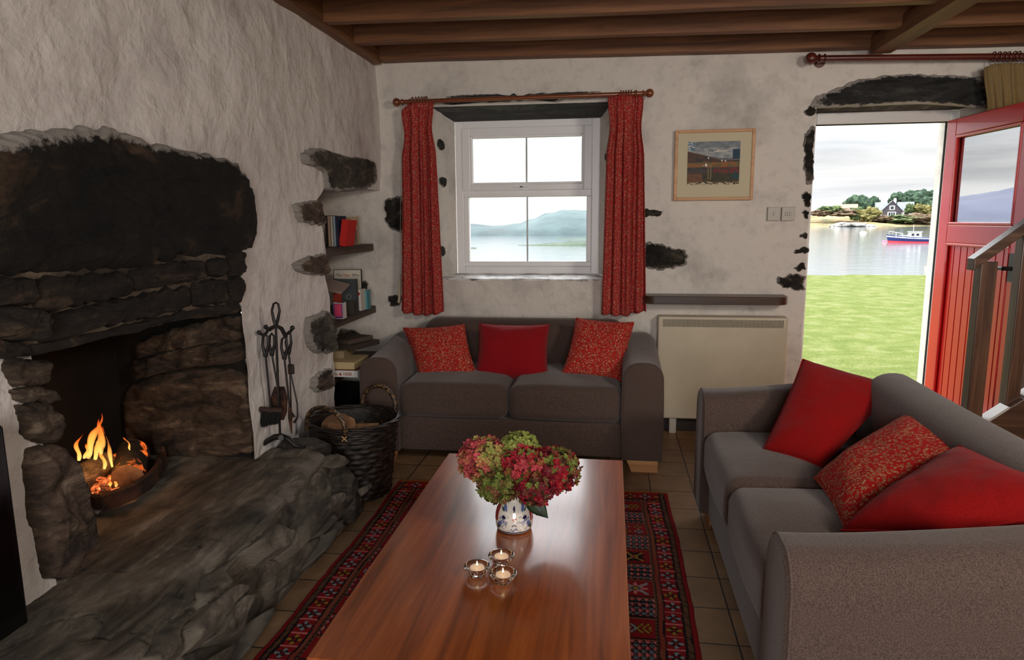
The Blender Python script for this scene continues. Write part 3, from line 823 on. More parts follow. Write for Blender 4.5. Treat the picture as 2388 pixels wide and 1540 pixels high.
def make_sofa(label, loc, rz):
    t = thing('two_seat_sofa', label, 'sofa', loc, rz, 'brown two-seat sofas')
    for s in (-1, 1):
        x0, x1 = (-.85, -.635) if s < 0 else (.635, .85)
        mb, ring = arm_mesh(x0, x1, s)
        a = mb.build('arm', F_SOFA, t, smooth=True, angle=1.0)
        MB().tube(ring, .0035, 6, closed=True).build('piping', F_SOFA, a, smooth=True, fix=False)
        foot = MB()
        xo, xi = s*.835, s*.655
        foot.hexa([(s*.69,.055,0),(xo,.055,0),(xo,.12,0),(s*.69,.12,0),(xi,.055,.088),(xo,.055,.088),(xo,.13,.088),(xi,.13,.088)])
        foot.build('foot', W_FOOT, t, bevel=.003)
        foot = MB(); foot.hexa([(s*.69,.76,0),(xo,.76,0),(xo,.82,0),(s*.69,.82,0),(xi,.74,.088),(xo,.74,.088),(xo,.82,.088),(xi,.82,.088)])
        foot.build('foot', W_FOOT, t, bevel=.003)
    soft('base', (0,.42,.185), (.64,.385,.10), .02, F_SOFA, t, None, 3, 8)
    def bk(p):
        q = p.copy()
        lean = (q.z+.25)*.10
        q.y += lean - .012*cos(q.x*2.4)
        if q.z > 0: q.x *= 1+.03*q.z
        return q
    soft('backrest', (0,.70,.49), (.655,.105,.275), .10, F_SOFA, t, bk, 7, 14)
    for s in (-1, 1):
        def cu(p, s=s):
            q = p.copy(); u, v = q.x/.318, q.y/.325
            if q.z > 0: q.z += .028*(1-u*u)*(1-v*v*.8)+ .004*fr(q, 5, s)
            if q.y < 0: q.y -= .014*(1-u*u)
            q.z -= .018*max(0,-v-.6)**2
            return q
        soft('seat_cushion', (s*.318,.335,.385), (.3165,.325,.098), .055, F_SOFA, t, cu, 6, 14)
    return t
make_sofa('brown fabric two-seat sofa standing under the curtained window with three small cushions', (-.565,3.66,0), 0)
make_sofa('brown fabric two-seat sofa turned side-on in front of the stairs, cut off by the frame', (.405,2.375,0), -pi/2)

def cushion(corners, label, mat, group=None, thick=.075, seed=1., pinch=.07, ear=.03):
    """corners tl tr br bl in room coordinates; face towards the viewer"""
    tl, tr, br, bl = [V(c) for c in corners]; c = (tl+tr+br+bl)/4
    nrm = ((tr-bl).cross(tl-br)).normalized()
    if nrm.dot(CAM-c) < 0: nrm = -nrm
    n = 34; vs = []; idx = {}
    for side in (1, -1):
        for j in range(n+1):
            for i in range(n+1):
                u, v = -1+2*i/n, -1+2*j/n
                uu = u*(1-pinch*(1-v*v)*abs(u)**3); vv = v*(1-pinch*(1-u*u)*abs(v)**3)
                a, b = (uu+1)/2, (vv+1)/2
                p = (bl*(1-a)+br*a)*(1-b)+(tl*(1-a)+tr*a)*b
                e = ((1-u**4)*(1-v**4))
                th = thick*max(0, e)**.5*(.62+.38*(1-u*u)*(1-v*v))
                wr = fr(p, 7, seed, 4)*.010*e + sin((u*3+v*5)*1.3+seed)*.004*(abs(v)**2)*e
                if abs(u) == 1 or abs(v) == 1:
                    if side == -1: idx[(side, i, j)] = idx[(1, i, j)]; continue
                    th = 0; wr = 0
                idx[(side, i, j)] = len(vs); vs.append(p+nrm*(side*(th+wr)))
    fs = []
    for side in (1, -1):
        for j in range(n):
            for i in range(n):
                f = (idx[(side,i,j)], idx[(side,i+1,j)], idx[(side,i+1,j+1)], idx[(side,i,j+1)])
                fs.append(f if side > 0 else tuple(reversed(f)))
    t = thing('cushion', label, 'cushion', c, 0, group)
    mb = MB(); mb.add([p-c for p in vs], fs); cov = mb.build('cover', mat, t, smooth=True, angle=None)
    rim = [idx[(1,i,0)] for i in range(n)]+[idx[(1,n,j)] for j in range(n)]+[idx[(1,n-i,n)] for i in range(n)]+[idx[(1,0,n-j)] for j in range(n)]
    MB().tube([vs[k]-c for k in rim], .0035, 6, closed=True).build('seam', mat, t, smooth=True, fix=False)
    return t
def bk_c(px4, yt, yb, **k):
    (a, b, c_, d) = px4
    return [aY(*a, yt), aY(*b, yt), aY(*c_, yb), aY(*d, yb)]
cushion(bk_c(((940,765),(1082,757),(1116,886),(980,888)), 4.10, 3.93), 'small red printed cushion with creased top at the log basket end of the window sofa', F_PRINT, 'cushions on the window sofa', seed=2)
cushion(bk_c(((1118,755),(1281,757),(1279,889),(1106,886)), 4.12, 3.95), 'plain deep red cushion in the middle of the window sofa', F_REDV, 'cushions on the window sofa', seed=5, thick=.085)
cushion(bk_c(((1344,742),(1479,752),(1450,893),(1310,874)), 4.14, 3.93), 'red printed cushion with diagonal creases leaning by the sofa arm nearest the heater', F_PRINT, 'cushions on the window sofa', seed=9)
cushion([aY(1872,838,3.06), aY(2098,902,3.00), aZ(1915,1092,.50), aZ(1779,1051,.50)], 'large plain red cushion standing against the far arm of the side-on sofa', F_RED, 'cushions on the side sofa', .07, 3, .05)
cushion([aX(2118,964,1.07), aX(2330,1090,1.13), aZ(1972,1238,.51), aZ(1899,1114,.51)], 'red cushion with tan scroll print lying between the two plain red ones', F_PRINT2, 'cushions on the side sofa', .075, 6, .05)
cushion([aX(2238,1040,1.05), V((1.10,1.64,.745)), V((.84,1.77,.60)), aZ(1962,1238,.525)], 'plain red cushion slumped behind the near arm of the side-on sofa', F_RED, 'cushions on the side sofa', .085, 11, .05)

# ================================================================== COFFEE TABLE
tb = thing('coffee_table', 'long low varnished red-brown wooden coffee table on the patterned rug', 'table', (-.305,2.04,.0))
TX0, TX1, TY0, TY1 = -.675+.305, .057+.305, 1.338-2.04, 2.733-2.04
MB().box((TX0,TY0,.385),(TX1,TY1,.42)).build('tabletop', W_TABLE, tb, bevel=.004, seg=3)
mb = MB()
mb.box((TX0+.05,TY0+.06,.30),(TX0+.075,TY1-.06,.385)); mb.box((TX1-.075,TY0+.06,.30),(TX1-.05,TY1-.06,.385))
mb.box((TX0+.075,TY0+.06,.30),(TX1-.075,TY0+.085,.385)); mb.box((TX0+.075,TY1-.085,.30),(TX1-.075,TY1-.06,.385))
mb.build('apron', W_TABLE, tb)
for sx_ in (0, 1):
    for sy_ in (0, 1):
        x = TX0+.045 if sx_ == 0 else TX1-.105; y = TY0+.05 if sy_ == 0 else TY1-.11
        MB().box((x,y,.012),(x+.06,y+.06,.384)).build('leg', W_TABLE, tb, bevel=.004)

# ================================================================== RUG
RX0, RX1, RY0, RY1 = -1.12, .31, 1.15, 3.43
CR, CK, CW, CY, CT, CB = (lin(134),lin(20),lin(24)), (lin(22),lin(18),lin(20)), (lin(140),lin(146),lin(148)), (lin(160),lin(124),lin(40)), (lin(128),lin(88),lin(60)), (lin(52),lin(62),lin(72))
CP = (lin(206),lin(112),lin(108))
def flower(x, y, r, c):
    d = sqrt(x*x+y*y)
    if d < r*.22: return CR
    a = atan2(y, x); k = cos(a*4)
    if d < r*(.62+.38*max(0, k)):
        if d < r*.36: return CK
        if k > .15 and d < r*.92: return c
        return CK
    return None
def panel(k, x, y, w, h):
    """x,y in -1..1 inside a compartment"""
    ax, ay = abs(x), abs(y)
    if k == 0:      # lattice of crosses
        u, v = (x*2.5) % 1-.5, (y*1.5) % 1-.5
        if (abs(u) < .07 and abs(v) < .30) or (abs(v) < .10 and abs(u) < .22): return CP
        d = abs(((x*2.5+y*1.5)*1.0) % 1-.5); e = abs(((x*2.5-y*1.5)) % 1-.5)
        if d < .10 or e < .10: return CB if (int((x+2)*40)+int((y+2)*26)) % 2 else CK
        if abs(u)+abs(v) > .42 and (int((x+2)*30) % 2): return CW if (int((y+2)*22) % 3 == 0) else CK
        return CR
    if k == 1:      # four flowers
        cx, cy = (.45 if x > 0 else -.45), (.45 if y > 0 else -.45)
        f = flower((x-cx)*w, (y-cy)*h, min(w, h)*.40, CW if (x > 0) == (y > 0) else CY)
        return f or CR
    if k == 2:      # hooked diamond
        d = ax*1.1+ay
        if d < .18: return CR
        if d < .30: return CY
        if abs(ax-ay*.9) < .10 and d < 1.25: return CY
        if abs(abs(ax-ay*.9)-.32) < .07 and .4 < d < 1.2: return CK
        return CK if d < .95 and abs(ax-ay*.9) < .5 else CR
    if k == 3:      # star
        d = max(ax, ay); e = ax+ay
        if e < .22: return CY
        if e < .34: return CK
        if (ax < .16*(1.2-ay) or ay < .18*(1.2-ax) or abs(ax-ay) < .16) and d < .78: return CW if abs(ax-ay) < .13 else CP
        return CK if e < .62 else CR
    d = abs(ay*1.3-((ax*3) % 1)*.6)
    if d < .14 and ax < .85: return CY if x > 0 else CW
    if d < .26 and ax < .85: return CK
    return CR
def rug_col(a, b):
    """a across 0..1.43, b along from the far end"""
    W_ = RX1-RX0; e = min(a, W_-a)
    jit = nz((a, b, 0), 3)*.004; e += jit
    L_ = b
    if L_ < .022: return CY if (int(a*240) % 2) else CR
    if e < .018: return CR
    if e < .024: return CK
    if e < .040: return CT if int((b+e)*200) % 2 else CK
    if e < .046: return CK
    if L_ > .022 and L_ < .11 and e > .05:
        f = flower((a % .075)-.0375, L_-.066, .030, CW if int(a/.075) % 2 else CY)
        return f or (CR if L_ < .10 else CK)
    if e < .108:
        p = .074; k = int(b/p); y = (b % p)-p/2; x = e-.077
        if abs(y) > p/2-.0035: return CP
        f = flower(x, y, .0285, [CW, CY, CB][k % 3] if k % 3 != 2 else CW)
        if f: return f
        if abs(abs(x)-.0295) < .0014: return CK
        return CR
    if e < .113: return CK
    if e < .127: return CT if int((b+e)*190) % 2 else CR
    if e < .132: return CK
    x = a-.132; span = W_-.264; nc = 8; cw = span/nc; c = min(nc-1, int(x/cw)); lx = x-c*cw
    if lx < .007 or lx > cw-.007: return CT if int(b*190) % 2 else CK
    ph = .128; r = int(b/ph); ly = b % ph
    if ly < .005 or ly > ph-.004: return CK
    if ly < .014: return CT if int(x*190) % 2 else CR
    k = [0, 1, 0, 2, 0, 3, 0, 4][(r+c*2) % 8]
    return panel(k, (lx-cw/2)/(cw/2-.010), (ly-.007-ph/2)/(ph/2-.010), cw/2, ph/2)
step = .0042
nu, nv = int((RX1-RX0)/step), int((RY1-RY0)/step)
vs = []; cols = []
cx, cy = (RX0+RX1)/2, (RY0+RY1)/2
for j in range(nv+1):
    for i in range(nu+1):
        a, b = (RX1-RX0)*i/nu, (RY1-RY0)*j/nv
        cols.append(rug_col(a, b))
        x, y = RX0+a, RY1-b
        x += fr((b,0,a*.5), 2.2, 4)*.018; y += fr((a, 0, 2), 2.5)*.012
        z = .007+max(0, fr((x, y, 0), 3.2, 6))*.007
        if i in (0, nu) or j in (0, nv): z = .001
        vs.append((x-cx, y-cy, z))
fs = [(j*(nu+1)+i, (j+1)*(nu+1)+i, (j+1)*(nu+1)+i+1, j*(nu+1)+i+1) for j in range(nv) for i in range(nu)]
rug = link_mesh('rug', vs, fs, attr_mat('woven_rug', .95, 260, .5, .003, .15), paint=cols); rug.location = (cx, cy, 0)
tag(rug, 'long red woven rug with patterned borders and yellow fringe under the coffee table', 'rug')

# ================================================================== VASE AND FLOWERS
VC = V((-.297, 2.055, .42))
prof_t = [(0,.0),(.030,.0),(.048,.001),(.0555,.006),(.0590,.020),(.0605,.038),(.0595,.055),(.055,.072),(.047,.088),(.038,.101),(.033,.112),(.033,.122),(.036,.130),(.0385,.134)]
PR = []
for (r0, z0), (r1, z1) in zip(prof_t, prof_t[1:]):
    for k in range(6): t = k/6; PR.append((r0+(r1-r0)*t, z0+(z1-z0)*t))
PR += [(.0385,.134),(.036,.134),(.031,.120),(.031,.10),(.04,.07),(.045,.03),(0,.01)]
CWH, NAVY, BLU, RDP, GRN, ORG = (lin(236),lin(230),lin(220)), (lin(34),lin(40),lin(80)), (lin(92),lin(106),lin(160)), (lin(150),lin(30),lin(34)), (lin(54),lin(78),lin(66)), (lin(190),lin(84),lin(30))
n = 160; vs = []; cols = []
facing = atan2(-VC.y, -VC.x+0.0)
def vase_col(a, z):
    a = (a-facing+pi) % (2*pi)-pi      # 0 = towards the viewer
    s = a*.058; zz = z
    m_ = abs(s); 
    if zz < .012 and zz > .006: return NAVY
    if zz < .003: return NAVY
    x = abs(s)-.052     # side leaf motif
    if m_ > .060 and .040 < zz < .092: return RDP if m_ < .11 else CWH
    def el(px_, pz_, rx_, rz_, th):
        dx, dz = m_-px_, zz-pz_; c_, s_ = cos(th), sin(th)
        u, v = (dx*c_+dz*s_)/rx_, (-dx*s_+dz*c_)/rz_
        return u*u+v*v < 1
    if el(.054,.030,.018,.0075,-.9): return GRN if zz < .030 else BLU
    if el(.035,.058,.0085,.006,.2): return NAVY
    if el(.036,.088,.015,.006,.9): return BLU
    if el(.044,.082,.010,.004,.6): return GRN
    for k in range(5):
        t = k*.0045
        dx, dz = m_-(.030+t*1.2), zz-(.046-t*.6+.010*sin(m_*160+k))
        if abs(dz) < .0011 and .020 < m_ < .056: return BLU
    if abs(s) < .012 and abs(zz-.020-.004*sin(s*320)) < .0026: return BLU
    if el(.0,.085,.004,.009,0): return NAVY
    for (px_, pz_, c_) in ((.004,.056,ORG),(-.004,.054,ORG),(0,.050,ORG),(.0,.037,NAVY),(.005,.034,NAVY),(-.005,.034,NAVY)):
        if (s-px_)**2+(zz-pz_)**2 < .0023**2: return c_
    for (px_, pz_) in ((.018,.060),(.022,.064),(.023,.057),(.024,.034),(.029,.037),(.027,.030),(.014,.015),(.019,.018),(.020,.012),(.036,.020),(.040,.024)):
        if (m_-px_)**2+(zz-pz_)**2 < .0015**2: return NAVY
    if abs(s-.014) < .008 and abs(zz-.044-.002*sin(s*500)) < .0012: return BLU
    return CWH
for r_, z in PR:
    for k in range(n):
        a = 2*pi*k/n; vs.append((r_*cos(a), r_*sin(a), z)); cols.append(vase_col(a, z))
fs = [(i*n+k, i*n+(k+1) % n, (i+1)*n+(k+1) % n, (i+1)*n+k) for i in range(len(PR)-1) for k in range(n)]
vase = link_mesh('vase', vs, fs, attr_mat('painted_glazed_ceramic', .12, coat=.5, spec=.6), paint=cols); vase.location = VC
tag(vase, 'small round white ceramic vase painted in blue and red, holding hydrangeas on the coffee table', 'vase')

M_PETAL = attr_mat('petal', .75, spec=.25)
M_STEM = plain('green_stem', rgb(70,92,44), .6)
M_LEAF = mottled('dark_green_leaf', [rgb(18,40,20), rgb(30,60,28)], 30, .45, 60, .4, .003)
def blend(a, b, t): return tuple(a[i]*(1-t)+b[i]*t for i in range(3))
PK, DR, GR, OL, YG, SAL, MAR = [tuple(lin(q) for q in c) for c in ((206,84,96),(168,26,46),(120,140,62),(98,104,48),(158,164,84),(196,116,84),(110,30,44))]
def bloom(c, r, pal, label, seed, sc=(1,1,.85)):
    random.seed(seed); c = V(c)
    t = thing('hydrangea', label, 'flower', c, 0, 'hydrangea heads in the vase')
    vs = []; fs = []; cols = []
    nf = int(330*(r/.085)**2)
    for q in range(nf):
        z = 1-2*(q+.5)/nf; a = q*2.39996
        d = V((sqrt(max(0,1-z*z))*cos(a), sqrt(max(0,1-z*z))*sin(a), z))
        d = (d+V((random.gauss(0,.07),random.gauss(0,.07),random.gauss(0,.07)))).normalized()
        rr = r*(.86+random.random()*.16); p = V((d.x*sc[0]*rr, d.y*sc[1]*rr, d.z*sc[2]*rr))
        nn = (d+V((random.gauss(0,.45),random.gauss(0,.45),random.gauss(0,.45)+.15))).normalized()
        u = nn.cross(V((.3,.5,.8))).normalized(); v = nn.cross(u); ph = random.random()*pi
        s = random.uniform(.0095,.0135)
        w_ = .5+.5*fr(p, 16, seed)*2.0
        k = min(.999, max(0, w_*.55+random.random()*.6-.08))*(len(pal)-1); i0 = int(k); base = blend(pal[i0], pal[min(i0+1, len(pal)-1)], k-i0)
        for m_ in range(4):
            th = ph+m_*pi/2+random.gauss(0,.08); du = u*cos(th)+v*sin(th); dv = -u*sin(th)+v*cos(th)
            k0 = len(vs); cup = random.uniform(.1,.5)
            for (x, y, zc) in ((.05,0,0),(.45,-.42,.10),(.95,-.40,.34),(1.18,0,.42),(.95,.40,.34),(.45,.42,.10),(.6,0,.02)):
                vs.append(p+du*(x*s)+dv*(y*s*1.05)+nn*(zc*s*cup*2))
                f_ = .6+.55*random.random()
                e = blend(base, pal[-1], .25*(x > .9)); cols.append(tuple(min(1, q_*f_) for q_ in e))
            for g_ in range(6): fs.append((k0+6, k0+g_, k0+(g_+1) % 6))
        k0 = len(vs)
        for m_ in range(5):
            th = m_*2*pi/5; vs.append(p+(u*cos(th)+v*sin(th))*.0016+nn*.003); cols.append(YG)
        fs.append((k0,k0+1,k0+2,k0+3,k0+4))
    o = link_mesh('flower_head', vs, fs, M_PETAL, t, smooth=False, paint=cols)
    core = MB(); core.sphere((0,0,0), r*.80, 20, 12, sc)
    core.build('inner_florets', mottled('inner_petals_%d' % seed, [blend(pal[0], (0,0,0), .55)+(1,), blend(pal[-1], (0,0,0), .5)+(1,)], 60, .9, 90, 1, .01), t, smooth=True)
    mouth = VC+V((0,0,.128))-c; deep = VC+V((0,0,.05))-c
    tip = V((c.x-VC.x, c.y-VC.y, 0))
    off = V((c.x-VC.x, c.y-VC.y, 0)).normalized()*.018 if tip.length > .01 else V((0,0,0))
    MB().tube([V((0,0,-r*.3)), (mouth+off)*.5+V((0,0,-.015)), mouth+off, deep-off*.4], .0032, 8).build('stem', M_STEM, t, smooth=True)
    return t
def fpos(x, y, Y): return aY(x, y, Y)
bloom(fpos(1130,1072,2.06), .083, [OL,YG,SAL,PK,PK], 'large hydrangea head, salmon pink fading to green, hanging over the vase on the fireplace side', 1)
bloom(fpos(1212,1050,2.10), .066, [GR,YG,YG,GR], 'pale yellow-green hydrangea head standing highest in the vase', 2)
bloom(fpos(1222,1086,2.03), .070, [OL,GR,DR,PK,DR], 'bright pinkish red hydrangea head in the middle of the bunch', 3)
bloom(fpos(1290,1095,2.07), .083, [OL,GR,MAR,DR,DR], 'dark red hydrangea head with green patches on the side of the side-on sofa', 4)
bloom(fpos(1162,1130,2.00), .064, [OL,GR,MAR,GR], 'green and dull purple hydrangea head hanging low at the front over the vase neck', 5)
bloom(fpos(1245,1136,2.00), .064, [GR,MAR,DR,MAR], 'dark crimson hydrangea head low at the front above the serrated leaf', 6)
lf = MB(); lc = fpos(1252,1166,2.01)
def leafP(u, v):
    L = .088; a = u; w_ = .030*sin(pi*min(1,a**.75))*(1+.10*((a*22) % 1))
    p = V((.062*a, -.014*a, -.052*a-.012*a*a)); s = V((.55,.35,.75)).normalized()
    q = (v*2-1)
    return lc+V((-.035,0,.022))+p*1.15+s*(w_*q)+V((0,-.010,.0))*(1-abs(q))*sin(pi*a)
lf.patch(leafP, 44, 6)
lfo = lf.build('hydrangea_leaf', M_LEAF, smooth=True, angle=None)
tag(lfo, 'single dark green serrated hydrangea leaf drooping over the vase', 'leaf')
MB().tube([lc+V((-.035,0,.022)), VC+V((.02,-.01,.122)), VC+V((.0,0,.09))], .0018, 6).build('stem', M_STEM, lfo, smooth=True)
mod = lfo.modifiers.new('thickness', 'SOLIDIFY'); mod.thickness = .0012

# ================================================================== TEALIGHTS
gm, nt, b = new_mat('clear_glass')
b.inputs['Transmission Weight'].default_value = 1; b.inputs['Roughness'].default_value = .0; b.inputs['IOR'].default_value = 1.48; b.inputs['Base Color'].default_value = (1,1,1,1)
WAX, nt, b = new_mat('tealight_wax')
b.inputs['Base Color'].default_value = rgb(240,206,180); b.inputs['Roughness'].default_value = .4; b.inputs['Subsurface Weight'].default_value = .3
b.inputs['Emission Color'].default_value = (1,.62,.38,1); b.inputs['Emission Strength'].default_value = .22
ALU = plain('tealight_cup', rgb(190,186,180), .3, 1)
FLM = bpy.data.materials.new('candle_flame'); FLM.use_nodes = True
b = FLM.node_tree.nodes['Principled BSDF']; b.inputs['Emission Color'].default_value = (1,.75,.35,1); b.inputs['Emission Strength'].default_value = 6
def tealight(c, label):
    t = thing('tealight_holder', label, 'candle holder', c, 0, 'glass tealight holders on the coffee table')
    g = MB(); g.lathe([(0,.0),(.020,.0),(.024,.002),(.029,.012),(.037,.022),(.0385,.026),(.036,.0285),(.029,.026),(.0235,.024),(.0225,.012),(.0,.0105)], 40)
    g.build('glass_bowl', gm, t, smooth=True, angle=None, fix=False)
    w_ = MB(); w_.lathe([(0,.0115),(.0195,.0115),(.0205,.022),(.0195,.0235),(.0,.0230)], 32); w_.build('wax', WAX, t, smooth=True, angle=.8)
    MB().tube([(0,0,.0225),(.0005,0,.0275)], .0006, 5).build('wick', P_DARK, t)
    fl = MB(); fl.lathe([(0.0002,.027),(.0018,.029),(.0022,.032),(.0012,.037),(.0001,.041)], 12); fl.build('flame', FLM, t, smooth=True, angle=None)
    return t
tealight(aZ(1111,1346,.42)+V((0,.012,0)), 'glass tealight holder nearest the fireplace of the three on the coffee table')
tealight(aZ(1168,1318,.42)+V((0,.010,0)), 'glass tealight holder closest to the vase of the three on the coffee table')
tealight(aZ(1172,1362,.42)+V((0,.010,0)), 'glass tealight holder at the front of the three, closest to the near table end')

# ================================================================== CURTAIN RODS AND CURTAINS
def rod(name, p0, p1, r, mat, label, ends=(1,1), wall=4.56, brackets=(.03,.97)):
    p0, p1 = V(p0), V(p1); t = thing(name, label, 'curtain rod', (p0+p1)/2); o = (p0+p1)/2
    d = (p1-p0).normalized()
    MB().tube([p0-o, p1-o], r, 20).build('pole', mat, t, smooth=True)
    for e, p, s in ((ends[0], p0, -1), (ends[1], p1, 1)):
        if not e: continue
        f = MB(); dd = d*s
        f.tube([p-o, p-o+dd*.008, p-o+dd*.014, p-o+dd*.022, p-o+dd*.028], [r*1.3,r*1.5,r*.9,r*1.0,r*.8], 18)
        f.sphere(p-o+dd*(.022+r*1.6), r*1.95, 20, 14)
        f.build('finial', mat, t, smooth=True)
    for b_ in brackets:
        q = p0.lerp(p1, b_)-o
        br = MB(); br.tube([q+V((0,.0,0)), V((q.x, wall-o.y, q.z))], r*.7, 12); br.tube([V((q.x, wall-o.y-.012, q.z)), V((q.x, wall-o.y, q.z))], r*2.0, 20)
        rr = [q+V((0,r*1.25*cos(a*pi/10),r*1.25*sin(a*pi/10))) for a in range(20)]
        br.tube(rr, .004, 8, closed=True); br.build('bracket', mat, t, smooth=True)
    return t
RY = 4.45
A0, A1 = aY(940,238,RY), aY(1498,218,RY)
rod('curtain_rod', A0, A1, .0135, W_ROD, 'brown wooden curtain rod with ball ends above the window')
B0, B1 = aY(1912,136,RY), aY(2480,130,RY)
rod('curtain_rod', B0, B1, .017, W_ROD2, 'dark red-brown wooden curtain rod above the open doorway', (1,0), 4.56, (.02,))
def curtain(name, label, tops, bots, Y, mat, folds, rod_y, rod_r, seed, rings, hem=None, ringmat=W_ROD, group=None, amp=.026):
    """tops / bots: pixel columns at top and bottom edges"""
    nu, nv = 150, 70; vs = []
    T = [aY(*p, Y) for p in tops]; B_ = [aY(*p, Y) for p in bots]
    def lp(L, u):
        m = len(L)-1; f = min(u*m, m-1e-6); i = int(f); return L[i].lerp(L[i+1], f-i)
    for j in range(nv+1):
        v = j/nv
        for i in range(nu+1):
            u = i/nu; a, b_ = lp(T, u), lp(B_, u)
            if hem: mid = hem(v)
            else: mid = 0
            p = a.lerp(b_, v); cx_ = (lp(T,.5).lerp(lp(B_,.5), v)).x
            p.x = cx_+(p.x-cx_)*(1+mid)
            am = amp*(.28+.72*min(1, v*3.5))
            ph = u*folds*2*pi+seed+.8*sin(v*2.2+seed)*(u-.5)+.5*sin(u*9+seed)
            off = (sin(ph)*.7+.3*sin(ph*2.3+1.3*v))*am + (sin(u*folds*7*pi+seed)*.0045)*max(0, 1-v*7)
            off += fr((u*3, v*2.2, seed), 1.5, seed)*.012
            p.y += off; p.x += cos(ph)*.004
            if v < .03: p.z += sin(u*folds*7*pi)*.003
            if v == 1: p.z += .004*sin(ph)
            vs.append(p)
    fs = [(j*(nu+1)+i, j*(nu+1)+i+1, (j+1)*(nu+1)+i+1, (j+1)*(nu+1)+i) for j in range(nv) for i in range(nu)]
    c = sum(vs, V((0,0,0)))/len(vs)
    t = thing(name, label, 'curtain', c, 0, group)
    o = link_mesh('panel', [p-c for p in vs], fs, mat, t); m_ = o.modifiers.new('thickness', 'SOLIDIFY'); m_.thickness = .003
    for (x, y) in rings:
        q = aY(x, y, rod_y)
        rr = [q-c+V((.002*sin(a*3), rod_r*1.55*cos(a*pi/10), rod_r*1.55*sin(a*pi/10)-rod_r*.35)) for a in range(20)]
        ro = MB().tube(rr, .0032, 8, closed=True).build('ring', ringmat, t, smooth=True)
        MB().tube([q-c+V((0,0,-rod_r*2)), q-c+V((.004,Y-rod_y-.004,-rod_r*2-.018))], .0016, 6).build('hook', P_WHITE, ro)
    return t
CYY = 4.44
curtain('curtain', 'red small-print curtain hanging on the alcove side of the window', [(936,260),(950,243),(975,238),(1000,236),(1012,240)], [(936,728),(960,732),(985,735),(1010,734),(1036,728)], CYY, F_CURT, 4.3, RY, .0135, 1.0,
    [(962,233),(970,233),(977,232),(984,232),(990,232),(995,231)], lambda v: -.16*sin(pi*min(1, v/.24))**2 if v < .24 else 0, group='red curtains at the window')
curtain('curtain', 'red small-print curtain hanging on the picture side of the window', [(1420,228),(1440,221),(1462,219),(1490,222),(1502,232)], [(1405,732),(1430,735),(1458,737),(1480,730),(1508,726)], CYY, F_CURT, 4.1, RY, .0135, 3.3,
    [(1448,218),(1454,218),(1460,218),(1466,217),(1472,217),(1484,217)], lambda v: -.14*sin(pi*min(1, v/.26))**2 if v < .26 else 0, group='red curtains at the window')
curtain('door_curtain', 'olive tan curtain bunched at the top corner behind the open red door', [(2298,158),(2316,150),(2345,147),(2388,147),(2470,146)], [(2316,700),(2340,700),(2380,700),(2420,700),(2470,700)], 4.40, F_TAN, 5, RY, .017, 2.0,
    [(2318,130),(2330,130),(2342,130),(2352,130),(2366,129),(2376,129),(2392,129)], lambda v: -.10*sin(pi*min(1, v/.3))**2 if v < .3 else 0, ringmat=W_ROD2)
# pull cord hanging by the alcove-side curtain
pc = aY(931,600,4.47)
tag(MB().tube([aY(937,250,4.47), aY(934,520,4.47), aY(933,640,4.47)], .0015, 6).tube([aY(933,640,4.47), aY(931,700,4.47), aY(929,706,4.47)], [.004,.010,.009], 10).build('curtain_pull', plain('cord_cream', rgb(190,176,150), .7), smooth=True, loc=pc),
    'thin cream curtain pull cord with a weight beside the alcove-side curtain', 'cord')

# ================================================================== WALL ITEMS ON THE BACK WALL
def quadY(px4, Y): return [aY(x, y, Y) for x, y in px4]
PC = quadY(((1574,302),(1762,301),(1757,467),(1572,467)), 4.515)
c = sum(PC, V((0,0,0)))/4
pic = thing('framed_picture', 'framed landscape watercolour in a light wood frame on the white wall beside the doorway', 'picture', c)
xa, xb = (PC[0].x+PC[3].x)/2-c.x, (PC[1].x+PC[2].x)/2-c.x; za, zb = (PC[2].z+PC[3].z)/2-c.z, (PC[0].z+PC[1].z)/2-c.z
fw = .019
mb = MB(); mb.box((xa,-.0,za),(xa+fw,.022,zb)).box((xb-fw,0,za),(xb,.022,zb)).box((xa+fw,0,zb-fw),(xb-fw,.022,zb)).box((xa+fw,0,za),(xb-fw,.022,za+fw))
mb.build('frame', W_PINE, pic, bevel=.002)
MB().box((xa+.01,.008,za+.01),(xb-.01,.020,zb-.01)).build('mount_board', plain('cream_mount', rgb(206,196,168), .8), pic)
